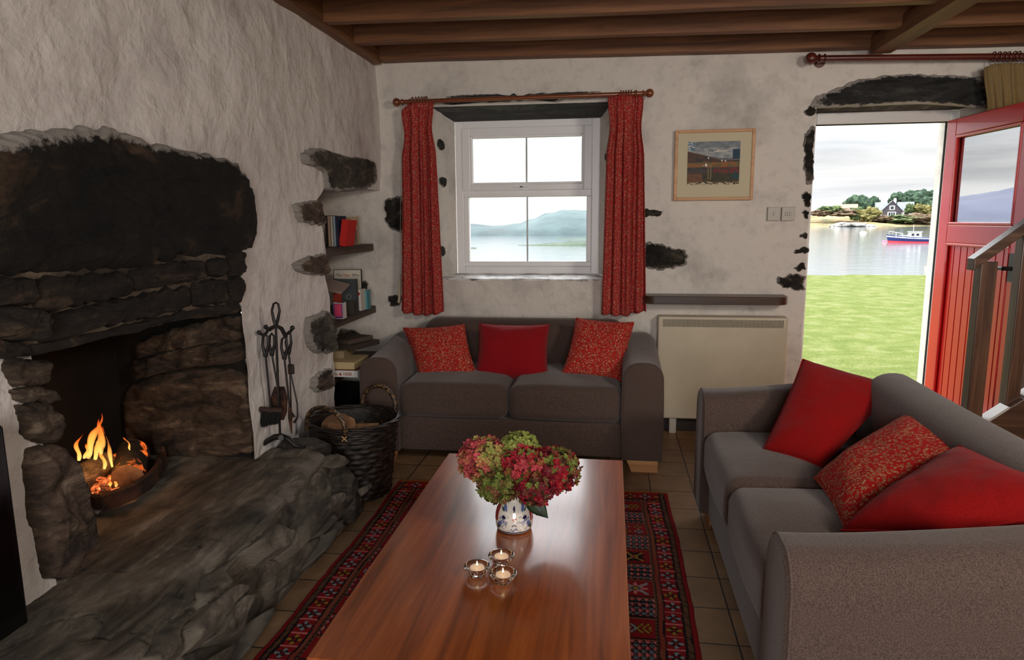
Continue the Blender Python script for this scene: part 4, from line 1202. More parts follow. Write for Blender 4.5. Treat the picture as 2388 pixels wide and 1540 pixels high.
# painting: brushed landscape
nx, nzz = 190, 150; wx, wz = .316, .262; ox, oz = -.004, .012
vs = []; cols = []
def pcol(u, v):
    s = u+.03*fr((u*3,v*3,0), 2, 2); n1 = fr((u*4, v*9, 0), 1.6, 3); n2 = fr((u*9, v*16, 0), 2, 8)
    def C(*q): return tuple(lin(x) for x in q)
    hill = .70-.02*n1+(.10*max(0, 1-u*2.2)**.7) if u < .5 else .63-.02*n1
    if v > .60+.0*n1 and v > (.78-.30*u if u < .55 else .60):
        base = blend(C(120,128,134), C(176,178,178), min(1, max(0, .5+n1)))
        if v > .85: base = blend(base, C(78,98,110), .45)
        if u > .86 and v < .82: base = C(28,60,84)
        if .5 < u < .75 and abs(v-.78-.02*n1) < .018: base = C(206,200,186)
        if u < .14 and v > .80: base = blend(C(40,110,140), C(206,200,196), min(1, max(0, .4+n2*2)))
        return base
    if v > .52:
        if u > .60 and v > .56: return C(26,42,60) if abs(v-.60) < .012 else C(112,112,118)
        return blend(C(92,62,48), C(58,50,52), min(1, max(0, .5+n1*1.6)))
    if v > .40:
        return blend(C(150,96,46), C(110,92,58), min(1, max(0, .5+n1*1.8)))
    if v > .26:
        if u > .5 and n2 > .05: return C(132,36,30)
        return blend(C(62,44,56), C(70,70,66), min(1, max(0, .5+n1*1.6)))
    if v > .07:
        if u < .3: return blend(C(104,56,48), C(120,90,52), min(1, max(0, .5+n2*1.8)))
        if u > .85 and v > .12: return C(22,66,66)
        return blend(C(44,48,38), C(72,58,32), min(1, max(0, .5+n1*1.8)))
    return C(206,196,168) if n2+.6*v/.07 < .15 else blend(C(150,110,62), C(60,56,40), min(1, max(0, .5+n2*2)))
sp = [(.40,.62,.012,.022),(.36,.455,.020,.035),(.30,.44,.010,.013),(.66,.555,.012,.022),(.73,.545,.011,.022)]
for j in range(nzz+1):
    for i in range(nx+1):
        u, v = i/nx, j/nzz
        cc = pcol(u, v)
        for (a, b_, ra, rb) in sp:
            if ((u-a)/ra)**2+((v-b_)/rb)**2 < 1: cc = (.9,.9,.88)
        for a in (.40,.415,.455):
            if abs(u-a) < .004 and .12 < v < .48: cc = tuple(lin(q) for q in (170,150,96))
        vs.append((ox-wx/2+wx*u, .0068, oz-wz/2+wz*v)); cols.append(cc)
fs = [(j*(nx+1)+i, j*(nx+1)+i+1, (j+1)*(nx+1)+i+1, (j+1)*(nx+1)+i) for j in range(nzz) for i in range(nx)]
link_mesh('painting', vs, fs, attr_mat('watercolour', .6), pic, paint=cols)
MB().box((xa+.012,.003,za+.012),(xb-.012,.005,zb-.012)).build('glazing', glass_mat('picture_glass', 1.3), pic)

def plate(px4, label, switches, sock=False):
    Q = quadY(px4, 4.53); c = sum(Q, V((0,0,0)))/4
    hx, hz = abs(Q[1].x-Q[0].x)/2, abs(Q[0].z-Q[3].z)/2
    t = thing('switch_plate', label, 'switch', c)
    MB().box((-hx,-.004,-hz),(hx,.014,hz)).build('plate', P_CREAMW, t, bevel=.003)
    k = switches
    for i in range(k):
        x = -hx*.55+hx*1.1*(i+.5)/k if k > 1 else 0
        MB().box((x-.006,-.009,-.012),(x+.006,-.003,.012)).build('rocker', P_CREAMW, t, bevel=.002)
P_CREAMW = plain('aged_white_plastic', rgb(186,180,170), .4)
plate(((1790,483),(1820,483),(1820,515),(1790,515)), 'blank-looking cream wall plate with one small rocker nearest the picture', 1)
plate(((1823,483),(1854,483),(1853,515),(1823,515)), 'cream triple light switch plate nearest the doorway', 3)

# shelf above heater
sh0, sh1 = aY(1508,700,4.42), aY(1842,703,4.42); zt = (aY(1680,692,4.39)).z; zb = zt-.050
x0, x1 = sh0.x-.02, sh1.x-.01; yf, yb_ = 4.375, 4.545; r = .07
pl = [(x0, yb_)]
for k in range(9): a = pi+ (pi/2)*k/8; pl.append((x0+r+r*cos(a), yf+r+r*sin(a)))
for k in range(9): a = 1.5*pi+(pi/2)*k/8; pl.append((x1-r+r*cos(a), yf+r+r*sin(a)))
pl.append((x1, yb_))
c = V(((x0+x1)/2, 4.46, (zt+zb)/2))
tag(MB().prism([(x, y, zb) for x, y in pl], (0,0,zt-zb)).build('wall_shelf', W_SHELF, smooth=True, angle=.5, bevel=.003, loc=c), 'empty dark wooden wall shelf with rounded corners above the cream heater', 'shelf')

# storage heater
Q = quadY(((1535,738),(1840,742),(1838,985),(1540,970)), 4.44)
hx0, hx1, hz0, hz1 = Q[0].x, Q[1].x, .105, Q[0].z
c = V(((hx0+hx1)/2, 4.49, (hz0+hz1)/2)); heater = thing('storage_heater', 'wide cream electric storage heater with a slotted top grille under the wall shelf', 'heater', c)
hw, hh = (hx1-hx0)/2, (hz1-hz0)/2
MB().box((-hw,-.05,-hh),(hw,.05,hh)).build('casing', P_CREAM, heater, bevel=.012, seg=4)
gl = MB(); gl.box((-hw+.028,-.0512,hh-.066),(hw-.028,-.049,hh-.018)); gl.build('grille', P_DARK, heater)
sl = MB()
for k in range(96):
    x = -hw+.030+(2*hw-.06)*k/95; sl.box((x-.0021,-.0535,hh-.066),(x+.0021,-.0500,hh-.018))
sl.build('grille_bars', P_CREAM, heater)
for x in (-hw+.09, hw-.12):
    MB().box((x,-.03,-hh-.105),(x+.045,.04,-hh+.002)).build('foot', P_CREAMW, heater, bevel=.004)

# ================================================================== ALCOVE SHELVES, BOOKS, GAMES
AX0, AX1 = -1.99, -1.605
for (z, lab) in ((1.245,'dark wooden alcove shelf, topmost of three, carrying the small upright books'), (.822,'dark wooden alcove shelf, middle of three, carrying the board games'), (.500,'dark wooden alcove shelf, lowest of three, under the puzzle box')):
    c = V(((AX0+AX1)/2, 4.1, z-.024))
    y0 = 3.70
    o = MB().box((AX0,y0,z-.048),(AX1,4.515,z)).build('alcove_shelf', W_SHELFY, bevel=.003, loc=c); tag(o, lab, 'shelf', 'shelves in the book alcove')
    o['group'] = 'shelves in the book alcove'
def txt(s, size, p, rz, mat, parent, name='lettering', rx=pi/2, ext=.0003, align='CENTER', ry_=0):
    cu = bpy.data.curves.new(name, 'FONT'); cu.body = s; cu.size = size; cu.align_x = align; cu.extrude = ext; cu.resolution_u = 3
    o = bpy.data.objects.new(name, cu); COL.objects.link(o); bpy.context.view_layer.update()
    dg = bpy.context.evaluated_depsgraph_get(); me = bpy.data.meshes.new_from_object(o.evaluated_get(dg))
    bpy.data.objects.remove(o); me.materials.clear(); me.materials.append(mat)
    m_ = bpy.data.objects.new(name, me); COL.objects.link(m_); m_.location = p; m_.rotation_euler = (rx, ry_, rz); m_.parent = parent
    return m_
def K(name, *c): return plain(name, rgb(*c), .55)
PAPER = K('paper_block', 214,204,184)
def book(px, Y, zbase, depth, cols, label, group, lean=0., kind='book', cat='book', spine=None, paper=True, zfix=None):
    """px = (x0, x1, ytop) pixel extents of the face towards the viewer"""
    a, b_ = aY(px[0], px[2], Y), aY(px[1], px[2], Y); h = (a.z+b_.z)/2-zbase if zfix is None else zfix; w_ = abs(b_.x-a.x)
    c = V(((a.x+b_.x)/2, Y, zbase+.0005)); t = thing(kind, label, cat, c, 0, group); t.rotation_euler = (0, lean, 0)
    col = K(kind+'_cover', *cols)
    cv = MB(); cv.box((-w_/2,0,0),(w_/2,.003,h)); cv.box((-w_/2,0,0),(-w_/2+.002,depth,h)); cv.box((w_/2-.002,0,0),(w_/2,depth,h))
    cv.build('cover', col, t, bevel=.0008)
    if paper: MB().box((-w_/2+.0021,.0031,.003),(w_/2-.0021,depth-.003,h-.003)).build('pages', PAPER, t)
    return t, w_, h
B1 = 1.245; g1 = 'books on the top alcove shelf'
book((757,763,503), 4.02, B1, .15, (34,30,30), 'thin black book at the hidden end of the top alcove shelf', g1)
book((763,769,504), 4.02, B1, .15, (190,160,140), 'pinkish beige spiral-bound book on the top alcove shelf', g1)
book((770,775,505), 4.02, B1, .15, (206,196,180), 'white-spined thin book next to the pinkish beige one on the top alcove shelf', g1)
book((776,781,505), 4.02, B1, .15, (150,168,180), 'blue-grey thin book before the red one on the top alcove shelf', g1)
book((781,785,504), 4.02, B1, .15, (34,44,66), 'narrow navy book directly against the red one', g1)
t, w_, h_ = book((787,803,512), 4.05, B1+.001, .14, (206,34,26), 'bright red book leaning over on the top alcove shelf', g1, .17)
txt('Ireland'[:0]+'', .01, V((0,-.001,.1)), 0, PAPER, t) if False else None
# large beige book propped against the back wall, with smaller ones before it
t, w_, h_ = book((790,834,506), 4.36, B1, .016, (196,176,140), 'large beige book with red dotted border propped behind the red book', g1)
dt = MB()
for k in range(18):
    z = h_*(.05+.9*k/17); dt.box((w_/2-.010,-.0012,z-.002),(w_/2-.006,-.0002,z+.002)); dt.box((-w_/2+.006,-.0012,z-.002),(-w_/2+.010,-.0002,z+.002))
for k in range(10):
    x = -w_/2+w_*(.08+.84*k/9); dt.box((x-.003,-.0012,h_-.008),(x+.003,-.0002,h_-.005))
dt.build('dotted_border', K('dot_red', 150,60,50), t)
def flat(px, Y, z, h, depth, cols, label, group, kind='book', cat='book', d=.0, face=None):
    a, b_ = aY(px[0], 500, Y), aY(px[1], 500, Y); w_ = b_.x-a.x; c = V(((a.x+b_.x)/2, Y, z+.0004)); t = thing(kind, label, cat, c, d, group)
    col = K(kind+'_cover', *cols)
    cv = MB(); cv.box((-w_/2,0,0),(w_/2,depth,.003)).box((-w_/2,0,h-.003),(w_/2,depth,h)).box((-w_/2,0,.003),(w_/2,.003,h-.003))
    cv.build('cover', col, t, bevel=.0008); MB().box((-w_/2+.003,.0031,.0031),(w_/2-.003,depth-.003,h-.0031)).build('pages', PAPER, t)
    return t, w_
zz = B1; g2 = 'small stacked books before the beige book'
for (x0, x1, h, colr, lab) in ((794,813,.034,(30,40,90),'small blue book at the bottom of the little stack on the top shelf'), (796,811,.034,(34,30,26),'small black book second from the bottom of the little stack'),
      (797,812,.022,(206,196,176),'thin cream book in the middle of the little stack'), (797,820,.024,(60,130,160),'teal blue book on top of the little stack')):
    flat((x0,x1), 4.22, zz, h, .10, colr, lab, g2); zz += h+.001
t, w_, h_ = book((812,829,533), 4.25, B1, .02, (136,116,102), 'brown-grey card-like book standing beside the little stack', g1)
# middle shelf
B2 = .822; g3 = 'books on the middle alcove shelf'
t, w_, h_ = book((778,841,630), 4.38, B2, .012, (226,216,200), 'white picture book titled The Tiger Who standing at the back of the middle shelf', g3)
LET = K('grey_lettering', 88,92,104); LETO = K('orange_lettering', 206,96,40)
txt('The', .025, V((-w_*.31,-.001,h_-.042)), 0, LET, t); txt('Tiger', .025, V((-w_*.02,-.001,h_-.042)), 0, LETO, t); txt('Who', .025, V((w_*.31,-.001,h_-.042)), 0, LET, t)
ed = MB(); ed.box((-w_/2-.003,-.0005,0),(-w_/2,.012,h_)).box((w_/2,-.0005,0),(w_/2+.003,.012,h_)).box((-w_/2-.003,-.0005,h_),(w_/2+.003,.012,h_+.003)); ed.build('dark_edge', P_DARK, t)
t, w_, h_ = book((779,830,651), 4.17, B2, .03, (66,74,76), 'dark grey box standing upright on the middle shelf with a ring mark', g3, 0, 'game_box', 'box', paper=False)
rg = MB(); rg.tube([V((w_*.14+.016*cos(a*pi/12), -.001, h_*.46+.016*sin(a*pi/12))) for a in range(24)], .0015, 6, closed=True); rg.build('ring_mark', K('ring_grey', 150,150,150), t)
book((831,843,675), 4.24, B2, .07, (216,208,196), 'white card box with a red disc behind the grey box', g3, 0, 'card_box', 'box')
t, w_, h_ = book((831,841,676), 4.23, B2, .004, (226,216,206), 'thin white leaflet with a round red mark', g3)
ds = MB(); ds.tube([V((0,-.0005,h_*.8)), V((0,-.0025,h_*.8))], .010, 20); ds.build('red_disc', K('disc_red', 190,40,44), t)
book((846,856,677), 4.30, B2, .06, (90,150,160), 'pale teal and green book at the open end of the middle shelf', g3)
book((776,779,684), 4.02, B2, .12, (176,60,36), 'orange-red thin book at the hidden end of the middle shelf', g3)
t, w_, h_ = book((776,799,707), 3.86, B2, .055, (206,198,196), 'small block-shaped box with a pink square picture on its face', g3, 0, 'picture_block', 'box', paper=False)
MB().box((-w_/2+.003,-.0015,.004),(w_/2-.003,0,h_-.004)).build('purple_ground', K('purple', 92,62,126), t)
MB().box((-w_/2+.010,-.0025,.014),(w_/2-.008,-.0014,h_-.008)).build('pink_patch', K('pink', 214,66,106), t, bevel=.01)
t, w_, h_ = book((806,826,704), 4.06, B2, .05, (60,54,48), 'small brown box beside the block with the pink picture', g3, 0, 'small_box', 'box', paper=False)
# slanting grey-pink book lying on the group
a = aY(768,665,4.0); b_ = aY(805,668,4.0)
t = thing('open_book', 'grey-pink book lying tilted across the things on the middle shelf', 'book', (a+b_)/2); t.rotation_euler = (.25,.25,.1)
MB().box((-.065,-.10,-.006),(.06,.06,.006)).build('cover', K('greypink', 150,130,122), t, bevel=.003)
MB().box((-.063,-.098,.0062),(.058,.058,.0075)).build('top_sheet', K('greypink2', 166,146,138), t)
# lowest shelf: puzzle, yellow box, big dark books
B3 = .500; g4 = 'boxes and books on the lowest alcove shelf'
def bigbox(px, Y, z, h, depth, colr, lab, d=0., cat='box', kind='game_box', g=g4, w=None):
    a, b_ = aY(px[0], 850, Y), aY(px[1], 850, Y); w_ = b_.x-a.x; c = V(((a.x+b_.x)/2, Y, z+.0004)); t = thing(kind, lab, cat, c, d, g)
    MB().box((-w_/2,0,0),(w_/2,depth,h)).build('box_body', K(kind+'_card', *colr), t, bevel=.002)
    return t, w_
t, w_ = bigbox((742,833), 3.72, B3, .040, .30, (226,222,216), 'white puzzle box marked Puzzle 1000 at the bottom of the pile in the alcove', kind='puzzle_box')
LR = K('red_lettering', 156,34,34)
txt('Puzzle', .028, V((-w_*.16,-.0012,.010)), 0, LR, t); txt('1000', .028, V((w_*.24,-.0012,.010)), 0, LR, t)
lfm = MB(); lfm.prism([(w_*.06+.011*(1 if k % 2 == 0 else .45)*cos(pi/2+k*2*pi/14), 0, .017+.011*(1 if k % 2 == 0 else .45)*sin(pi/2+k*2*pi/14)) for k in range(14)], (0,-.0012,0)); lfm.build('leaf_mark', LR, t)
MB().box((-w_/2+.001,.001,.0402),(w_/2-.001,.299,.0412)).build('lid_top', K('lid_red', 110,40,38), t)
bigbox((748,826), 3.74, B3+.042, .042, .24, (206,184,136), 'yellow-tan box lying on the white puzzle box')
bigbox((740,802), 3.84, B3+.085, .045, .2, (150,132,100), 'thick tan book lying on the yellow-tan box', .06, 'book', 'thick_book')
t, w_ = bigbox((750,838), 3.90, B3+.131, .030, .24, (66,56,50), 'large worn dark brown book on top of the alcove pile', -.30, 'book', 'old_book'); 
t, w_ = bigbox((744,824), 3.92, B3+.162, .026, .22, (84,72,64), 'dark book with ridged cover, topmost of the alcove pile', -.38, 'book', 'old_book')
tag(MB().box((-1.97,3.75,0),(-1.62,4.45,.30)).build('storage_box', plain('storage_dark', rgb(24,20,18), .7), bevel=.01, loc=V((-1.8,4.1,0))), 'dark low box on the floor in the bottom of the alcove', 'box')

# ================================================================== LOG BASKET
bc = V((-1.30, 3.255, 0)); basket = thing('log_basket', 'tall round dark wicker log basket with two looped handles beside the hearth', 'basket', bc)
def wicker(mb, prof, n=150, inner=False):
    rows_ = 70; vs = []
    for i in range(rows_+1):
        t = i/rows_; m = len(prof)-1; f = min(t*m, m-1e-6); k = int(f); r0 = prof[k][0]+(prof[k+1][0]-prof[k][0])*(f-k); z0 = prof[k][1]+(prof[k+1][1]-prof[k][1])*(f-k)
        for q in range(n):
            a = 2*pi*q/n
            ridge = sin(i*pi*.62+a*1.0)*.5+.5
            wv = sin(a*15+(i//5)*pi)
            r = r0+(.0055*ridge+.0045*wv*ridge+.002*noise.noise(V((a*3,i*.7,1))))*(0 if inner else 1)
            vs.append((r*cos(a), r*sin(a), z0))
    fs = [(i*n+q, i*n+(q+1) % n, (i+1)*n+(q+1) % n, (i+1)*n+q) for i in range(rows_) for q in range(n)]
    mb.add(vs, fs)
M_WICK = mottled('dark_wicker', [rgb(9,7,6), rgb(24,18,14), rgb(58,42,30)], 30, .42, 80, .6, .004, (1,1,3))
M_WICK2 = mottled('wrapped_cane', [rgb(24,18,14), rgb(60,44,30), rgb(140,108,72)], 70, .45, 90, .5, .003)
mb = MB(); wicker(mb, [(.155,.0),(.175,.02),(.195,.18),(.215,.33),(.228,.395)]); body = mb.build('basket_wall', M_WICK, basket, smooth=True, angle=None)
mb = MB(); mb.lathe([(.222,.395),(.205,.33),(.185,.18),(.16,.02),(0,.018)], 60); mb.build('lining', M_WICK, basket, smooth=True, angle=None)
mb = MB()
for k in range(3):
    mb.tube([V(((.228+.006*sin(a*.35+k*2.1))*cos(a*2*pi/90), (.228+.006*sin(a*.35+k*2.1))*sin(a*2*pi/90), .398+.007*cos(a*.35+k*2.1))) for a in range(90)], .0075, 8, closed=True)
mb.build('rim', M_WICK, basket, smooth=True)
for ang, hh_, sp_ in ((-1.82, .125, .115), (1.30, .125, .105)):
    h_ = MB(); pts = []
    for k in range(40):
        t = k/39*pi; side = V((-sin(ang), cos(ang), 0)); ctr = V((cos(ang)*.225, sin(ang)*.225, .39))
        pts.append(ctr+side*(sp_*cos(t))+V((cos(ang)*.01*sin(t), sin(ang)*.01*sin(t), hh_*sin(t)**.8)))
    h_.tube(pts, [.0105+.0022*(k % 2) for k in range(40)], 10)
    h_.build('handle', M_WICK2, basket, smooth=True, angle=None)
    x_ = MB(); q = V((cos(ang)*.236, sin(ang)*.236, .375))+V((-sin(ang), cos(ang), 0))*sp_
    if ang < 0: x_.tube([q+V((-.012,-.004,.012)), q+V((.012,-.004,-.012))], .003, 6).tube([q+V((.012,-.004,.012)), q+V((-.012,-.004,-.012))], .003, 6); x_.build('binding', plain('straw', rgb(190,150,96), .6), basket, smooth=True)
def log(c, d, L, r, lab, seed, split=False, group='logs in the wicker basket', cutmat=W_LOG, bark=W_BARK):
    d = V(d).normalized(); u = d.cross(V((0,0,1)))
    if u.length < .1: u = V((1,0,0))
    u.normalize(); v = d.cross(u); n = 28; c = V(c)
    t = thing('log', lab, 'log', c, 0, group); vs = []
    for i in range(11):
        s = -L/2+L*i/10
        for k in range(n):
            a = 2*pi*k/n; rr = r*(1+.10*fr((cos(a), sin(a), seed), 1.2, seed)+.05*fr((cos(a)*2, sin(a)*2, s*9), 1.5, seed))
            x, y = rr*cos(a), rr*sin(a)
            if split: y = max(y, -r*.15)
            vs.append(d*s+u*x+v*y)
    fs = [(i*n+k, i*n+(k+1) % n, (i+1)*n+(k+1) % n, (i+1)*n+k) for i in range(10) for k in range(n)]
    mb = MB(); mb.add(vs, fs); mb.build('bark', bark, t, smooth=True, angle=None)
    for e in (0, 10):
        mb = MB()
        ring = [vs[e*n+k]+d*(.001 if e else -.001) for k in range(n)]; k0 = len(mb.v); mb.v += ring; mb.f.append(tuple(range(k0, k0+n)))
        mb.build('cut_end', cutmat, t)
    return t
log(bc+V((-.07,-.035,.27)), (.25,-.55,.8), .30, .082, 'thick round log end filling the basket behind the near handle', 3)
log(bc+V((.06,.03,.265)), (.1,-.45,.75), .26, .070, 'pale split log standing in the middle of the basket', 8, True)
log(bc+V((.02,.10,.22)), (-.4,.2,.8), .26, .045, 'thin dark log leaning at the back of the basket', 12)

# ================================================================== FIRE TOOLS
TY = 2.79
def tp(x, y, dy=0.): return aY(x, y, TY+dy)
tb0 = tp(652,1030); tool = thing('fire_tool_stand', 'black wrought iron fireside tool stand with an arched foot and a looped top', 'tool stand', tb0)
def T(*pts): return [tp(*p)-tb0 for p in pts]
mb = MB(); mb.tube(T((591,1044),(606,1043),(622,1030),(640,1020),(656,1018),(672,1024),(688,1040),(700,1043),(712,1042)), [.006,.008,.012,.014,.014,.014,.012,.008,.006], 10).build('foot', P_BLACKMETAL, tool, smooth=True)
mb = MB(); mb.tube([tp(655,1018,-.06)-tb0+V((0,0,-.008)), tp(655,1018)-tb0, tp(655,1018,.08)-tb0+V((0,0,-.01))], .012, 10).build('foot', P_BLACKMETAL, tool, smooth=True)
MB().tube(T((653,1018),(643,760)), .0055, 10).build('pole', P_BLACKMETAL, tool, smooth=True)
MB().tube(T((643,762),(638,745),(634,725),(638,709),(643,706),(649,710),(652,725),(648,745),(643,762)), [.007,.007,.0055,.005,.0045,.005,.0055,.007,.007], 10).build('loop_handle', P_BLACKMETAL, tool, smooth=True)
mb = MB(); mb.tube(T((604,776),(612,782),(620,778),(628,766),(643,759),(658,766),(666,780),(674,778),(682,766)), .0065, 10)
mb.tube([tp(622,768,.06)-tb0, tp(630,770,.045)-tb0, tp(643,760,.0)-tb0, tp(656,768,-.04)-tb0, tp(664,784,-.05)-tb0], .0065, 10)
for p in (tp(604,776), tp(682,765), tp(620,763,.06)): mb.sphere(p-tb0, .0105, 12, 8)
mb.build('hook_arms', P_BLACKMETAL, tool, smooth=True)
def hanger(name, lab, top, loop_w, shaft, dy):
    o = tp(*top, dy); t = thing(name, lab, 'fireside tool', o, 0, 'fireside tools on the stand')
    q = lambda x, y, e=0.: tp(x, y, dy+e)-o
    x, y = top
    MB().tube([q(x,y+52), q(x-loop_w,y+26), q(x-loop_w*.8,y+6), q(x,y), q(x+loop_w*.8,y+6), q(x+loop_w,y+26), q(x,y+52)], [.009,.006,.005,.005,.005,.006,.009], 10).build('loop_handle', P_BLACKMETAL, t, smooth=True)
    MB().tube([q(x,y+48), q(*shaft)], .0045, 10).build('shaft', P_BLACKMETAL, t, smooth=True)
    return t, q
t, q = hanger('fire_brush', 'hearth brush with a black bristle head hanging at the fire side of the tool stand', (619,780), 7, (631,952), -.01)
mb = MB(); mb.tube([q(606,955,-.012), q(632,957,-.012), q(659,958,-.012)], .013, 10); mb.build('brush_back', mottled('brush_wood', [rgb(50,34,30), rgb(80,58,52)], 30, .6), t, smooth=True)
br = MB(); random.seed(3)
for k in range(260):
    u = random.random(); p = q(609+u*45, 961, -.012+random.uniform(-.012,.012)); e = q(608+u*40+random.gauss(0,2), 990-(u)*8+random.uniform(-4,8)*1.0, -.012+random.uniform(-.018,.018))
    br.tube([p, e], .0016, 4)
br.build('bristles', plain('black_bristle', rgb(20,22,20), .9), t, smooth=False, fix=False)
t, q = hanger('fire_shovel', 'long-handled fire shovel with a rounded metal blade hanging behind the brush', (634,778), 6, (648,905), .05)
mb = MB()
def shv(u, v):
    w_ = (12+8*min(1, u*3))*(1-.35*max(0, u-.75)/.25); x = 652+(-w_+2*w_*v)+(-3*u); y = 902+78*u
    return q(x, y, -.012+.014*(2*v-1)**2)
mb.patch(shv, 16, 10); o = mb.build('blade', P_RUST, t, smooth=True, angle=None); md = o.modifiers.new('thickness','SOLIDIFY'); md.thickness = .002
t, q = hanger('fire_poker', 'black fire poker with a pointed metal tip hanging at the front of the tool stand', (663,786), 7, (676,955), -.05)
mb = MB(); mb.tube([q(676,950), q(677,975), q(680,1012)], [.008,.010,.002], 8); mb.build('tip', P_RUST, t, smooth=True)
t, q = hanger('fire_tongs', 'black spring tongs with two thin rods hanging at the alcove side of the tool stand', (673,774), 6, (676,850), .0)
mb = MB(); mb.box((-.012,-.008,-.19),(.014,.008,-.145)); mb.build('spring_plate', P_BLACKMETAL, t, bevel=.004)
for e in ((679,960),(694,972)):
    mb = MB(); mb.tube([q(676,862), q(e[0]-1,e[1]-30), q(*e), q(e[0]+(8 if e[0] < 690 else -8), e[1]+14)], [.0035,.0035,.0035,.006], 8); mb.build('tong_rod', P_BLACKMETAL, t, smooth=True)

# ================================================================== FIRE
gz = HZ+.012
grate_o = V((-1.85, 2.2, gz)); grate = thing('fire_grate', 'rusty curved cast-iron fire bar holding the burning logs on the hearth', 'grate', grate_o)
gp = [aZ(x, y, gz+.03)-grate_o for x, y in ((206,1172),(232,1176),(270,1164),(310,1148),(345,1125),(368,1100),(382,1070))]
mb = MB(); n = 40
vs = []
for i in range(n+1):
    t_ = i/n*(len(gp)-1); k = min(int(t_), len(gp)-2); p = gp[k].lerp(gp[k+1], t_-k)
    tn = (gp[k+1]-gp[k]).normalized(); sd = V((tn.y, -tn.x, 0)); w_ = .010; h0 = .030; 
    for (s, z) in ((-1,-.028),(1,-.028),(1.2,h0-.004+.004*(i % 2)),(0,h0+.006),(-1.2,h0-.004)): vs.append(p+sd*(s*w_)+V((0,0,z)))
fs = [(i*5+k, i*5+(k+1) % 5, (i+1)*5+(k+1) % 5, (i+1)*5+k) for i in range(n) for k in range(5)]+[(0,1,2,3,4), tuple(n*5+k for k in (4,3,2,1,0))]
mb.add(vs, fs); mb.build('front_bar', P_RUST, grate, smooth=True, angle=.6)
for p in (gp[0], gp[-1]):
    MB().tube([p+V((0,0,-.035)), p+V((0,0,.055))], [.012,.009], 8).build('foot', P_RUST, grate, smooth=True)
MB().box((-.20,-.14,.003),(.06,.16,.012)).build('ash_bed', mottled('ash', [rgb(30,26,24), rgb(90,84,80), rgb(150,146,142)], 40, .95, 60, 1, .01), grate)
gl_, nt, b = new_mat('charred_log')
v = coords(nt); f = noise_tex(nt, v, 26, 6, .7)
nt.links.new(ramp(nt, f, [(.3, rgb(12,10,9)), (.6, rgb(44,36,30)), (.8, rgb(90,78,68))]), b.inputs['Base Color']); b.inputs['Roughness'].default_value = .95
nt.links.new(ramp(nt, noise_tex(nt, v, 14, 3), [(.62, (0,0,0,1)), (.72, (1,.16,.02,1))]), b.inputs['Emission Color']); b.inputs['Emission Strength'].default_value = 1.2
bump(nt, b, f, .8, .01)
gf = 'logs burning in the fireplace'
fx = lambda x, y, z: aZ(x, y, z)
W_SPLIT = mottled('grey_split_wood', [rgb(66,56,46), rgb(112,98,82), rgb(140,124,104)], 8, .85, 20, .8, .01, (1,3,6))
log(fx(200,1108,gz+.06)+V((-.0,0,0)), (.1,1,.05), .20, .055, 'grey split log lying unburnt at the near end of the fire', 21, False, gf, W_SPLIT, W_SPLIT)
log(fx(303,1085,gz+.07), (-.45,.75,.15), .22, .058, 'charred log with an orange cut end leaning at the far end of the fire', 23, False, gf, W_LOG, gl_)
log(fx(232,1090,gz+.05), (.2,1,0), .26, .030, 'thin charred stick lying across the embers', 25, False, gf, gl_, gl_)
log(fx(262,1110,gz+.035), (1,.5,0), .20, .026, 'blackened stick at the front of the fire behind the iron bar', 27, False, gf, gl_, gl_)
EMB, nt, b = new_mat('embers'); v = coords(nt)
f = noise_tex(nt, v, 60, 5, .7); b.inputs['Base Color'].default_value = (.02,.015,.012,1)
nt.links.new(ramp(nt, f, [(.42, (.05,.01,.005,1)), (.56, (1,.16,.03,1)), (.68, (1,.55,.30,1))]), b.inputs['Emission Color']); b.inputs['Emission Strength'].default_value = 1.3
em = MB(); random.seed(5)
for k in range(70):
    p = fx(248+random.gauss(0,22), 1108+random.gauss(0,22), gz+.02+random.random()*.025); r_ = random.uniform(.008,.018)
    em.sphere(p, r_, 7, 5, (1.3,1,.6))
eo = em.build('embers', EMB, smooth=False, loc=fx(248,1108,gz)); tag(eo, 'glowing orange embers between the burning logs', 'embers'); eo['kind'] = 'stuff'
# flames
FL = bpy.data.materials.new('flame'); FL.use_nodes = True; nt = FL.node_tree
for q_ in list(nt.nodes):
    if q_.type != 'OUTPUT_MATERIAL': nt.nodes.remove(q_)
out = [q_ for q_ in nt.nodes if q_.type == 'OUTPUT_MATERIAL'][0]
tc = N(nt, 'ShaderNodeTexCoord'); sx = N(nt, 'ShaderNodeSeparateXYZ'); nt.links.new(tc.outputs['Generated'], sx.inputs[0])
em_ = N(nt, 'ShaderNodeEmission'); nt.links.new(ramp(nt, sx.outputs['Z'], [(0, (1,.62,.16,1)), (.35, (1,.42,.07,1)), (.75, (1,.17,.02,1)), (1, (.7,.05,.01,1))]), em_.inputs['Color'])
em_.inputs['Strength'].default_value = 1.7
tr = N(nt, 'ShaderNodeBsdfTransparent'); lw_ = N(nt, 'ShaderNodeLayerWeight'); lw_.inputs['Blend'].default_value = .35
n_ = noise_tex(nt, coords(nt, (30,30,9)), 1.0, 3); 
r1 = ramp(nt, lw_.outputs['Facing'], [(0, (.08,.08,.08,1)), (.55, (1,1,1,1))])
ad = N(nt, 'ShaderNodeMath', operation='ADD'); nt.links.new(r1, ad.inputs[0]); nt.links.new(ramp(nt, n_, [(.45,(0,0,0,1)),(.75,(.7,.7,.7,1))]), ad.inputs[1]); ad.use_clamp = True
zt_ = ramp(nt, sx.outputs['Z'], [(.5, (0,0,0,1)), (1, (.6,.6,.6,1))]); ad2 = N(nt, 'ShaderNodeMath', operation='ADD'); ad2.use_clamp = True
nt.links.new(ad.outputs[0], ad2.inputs[0]); nt.links.new(zt_, ad2.inputs[1])
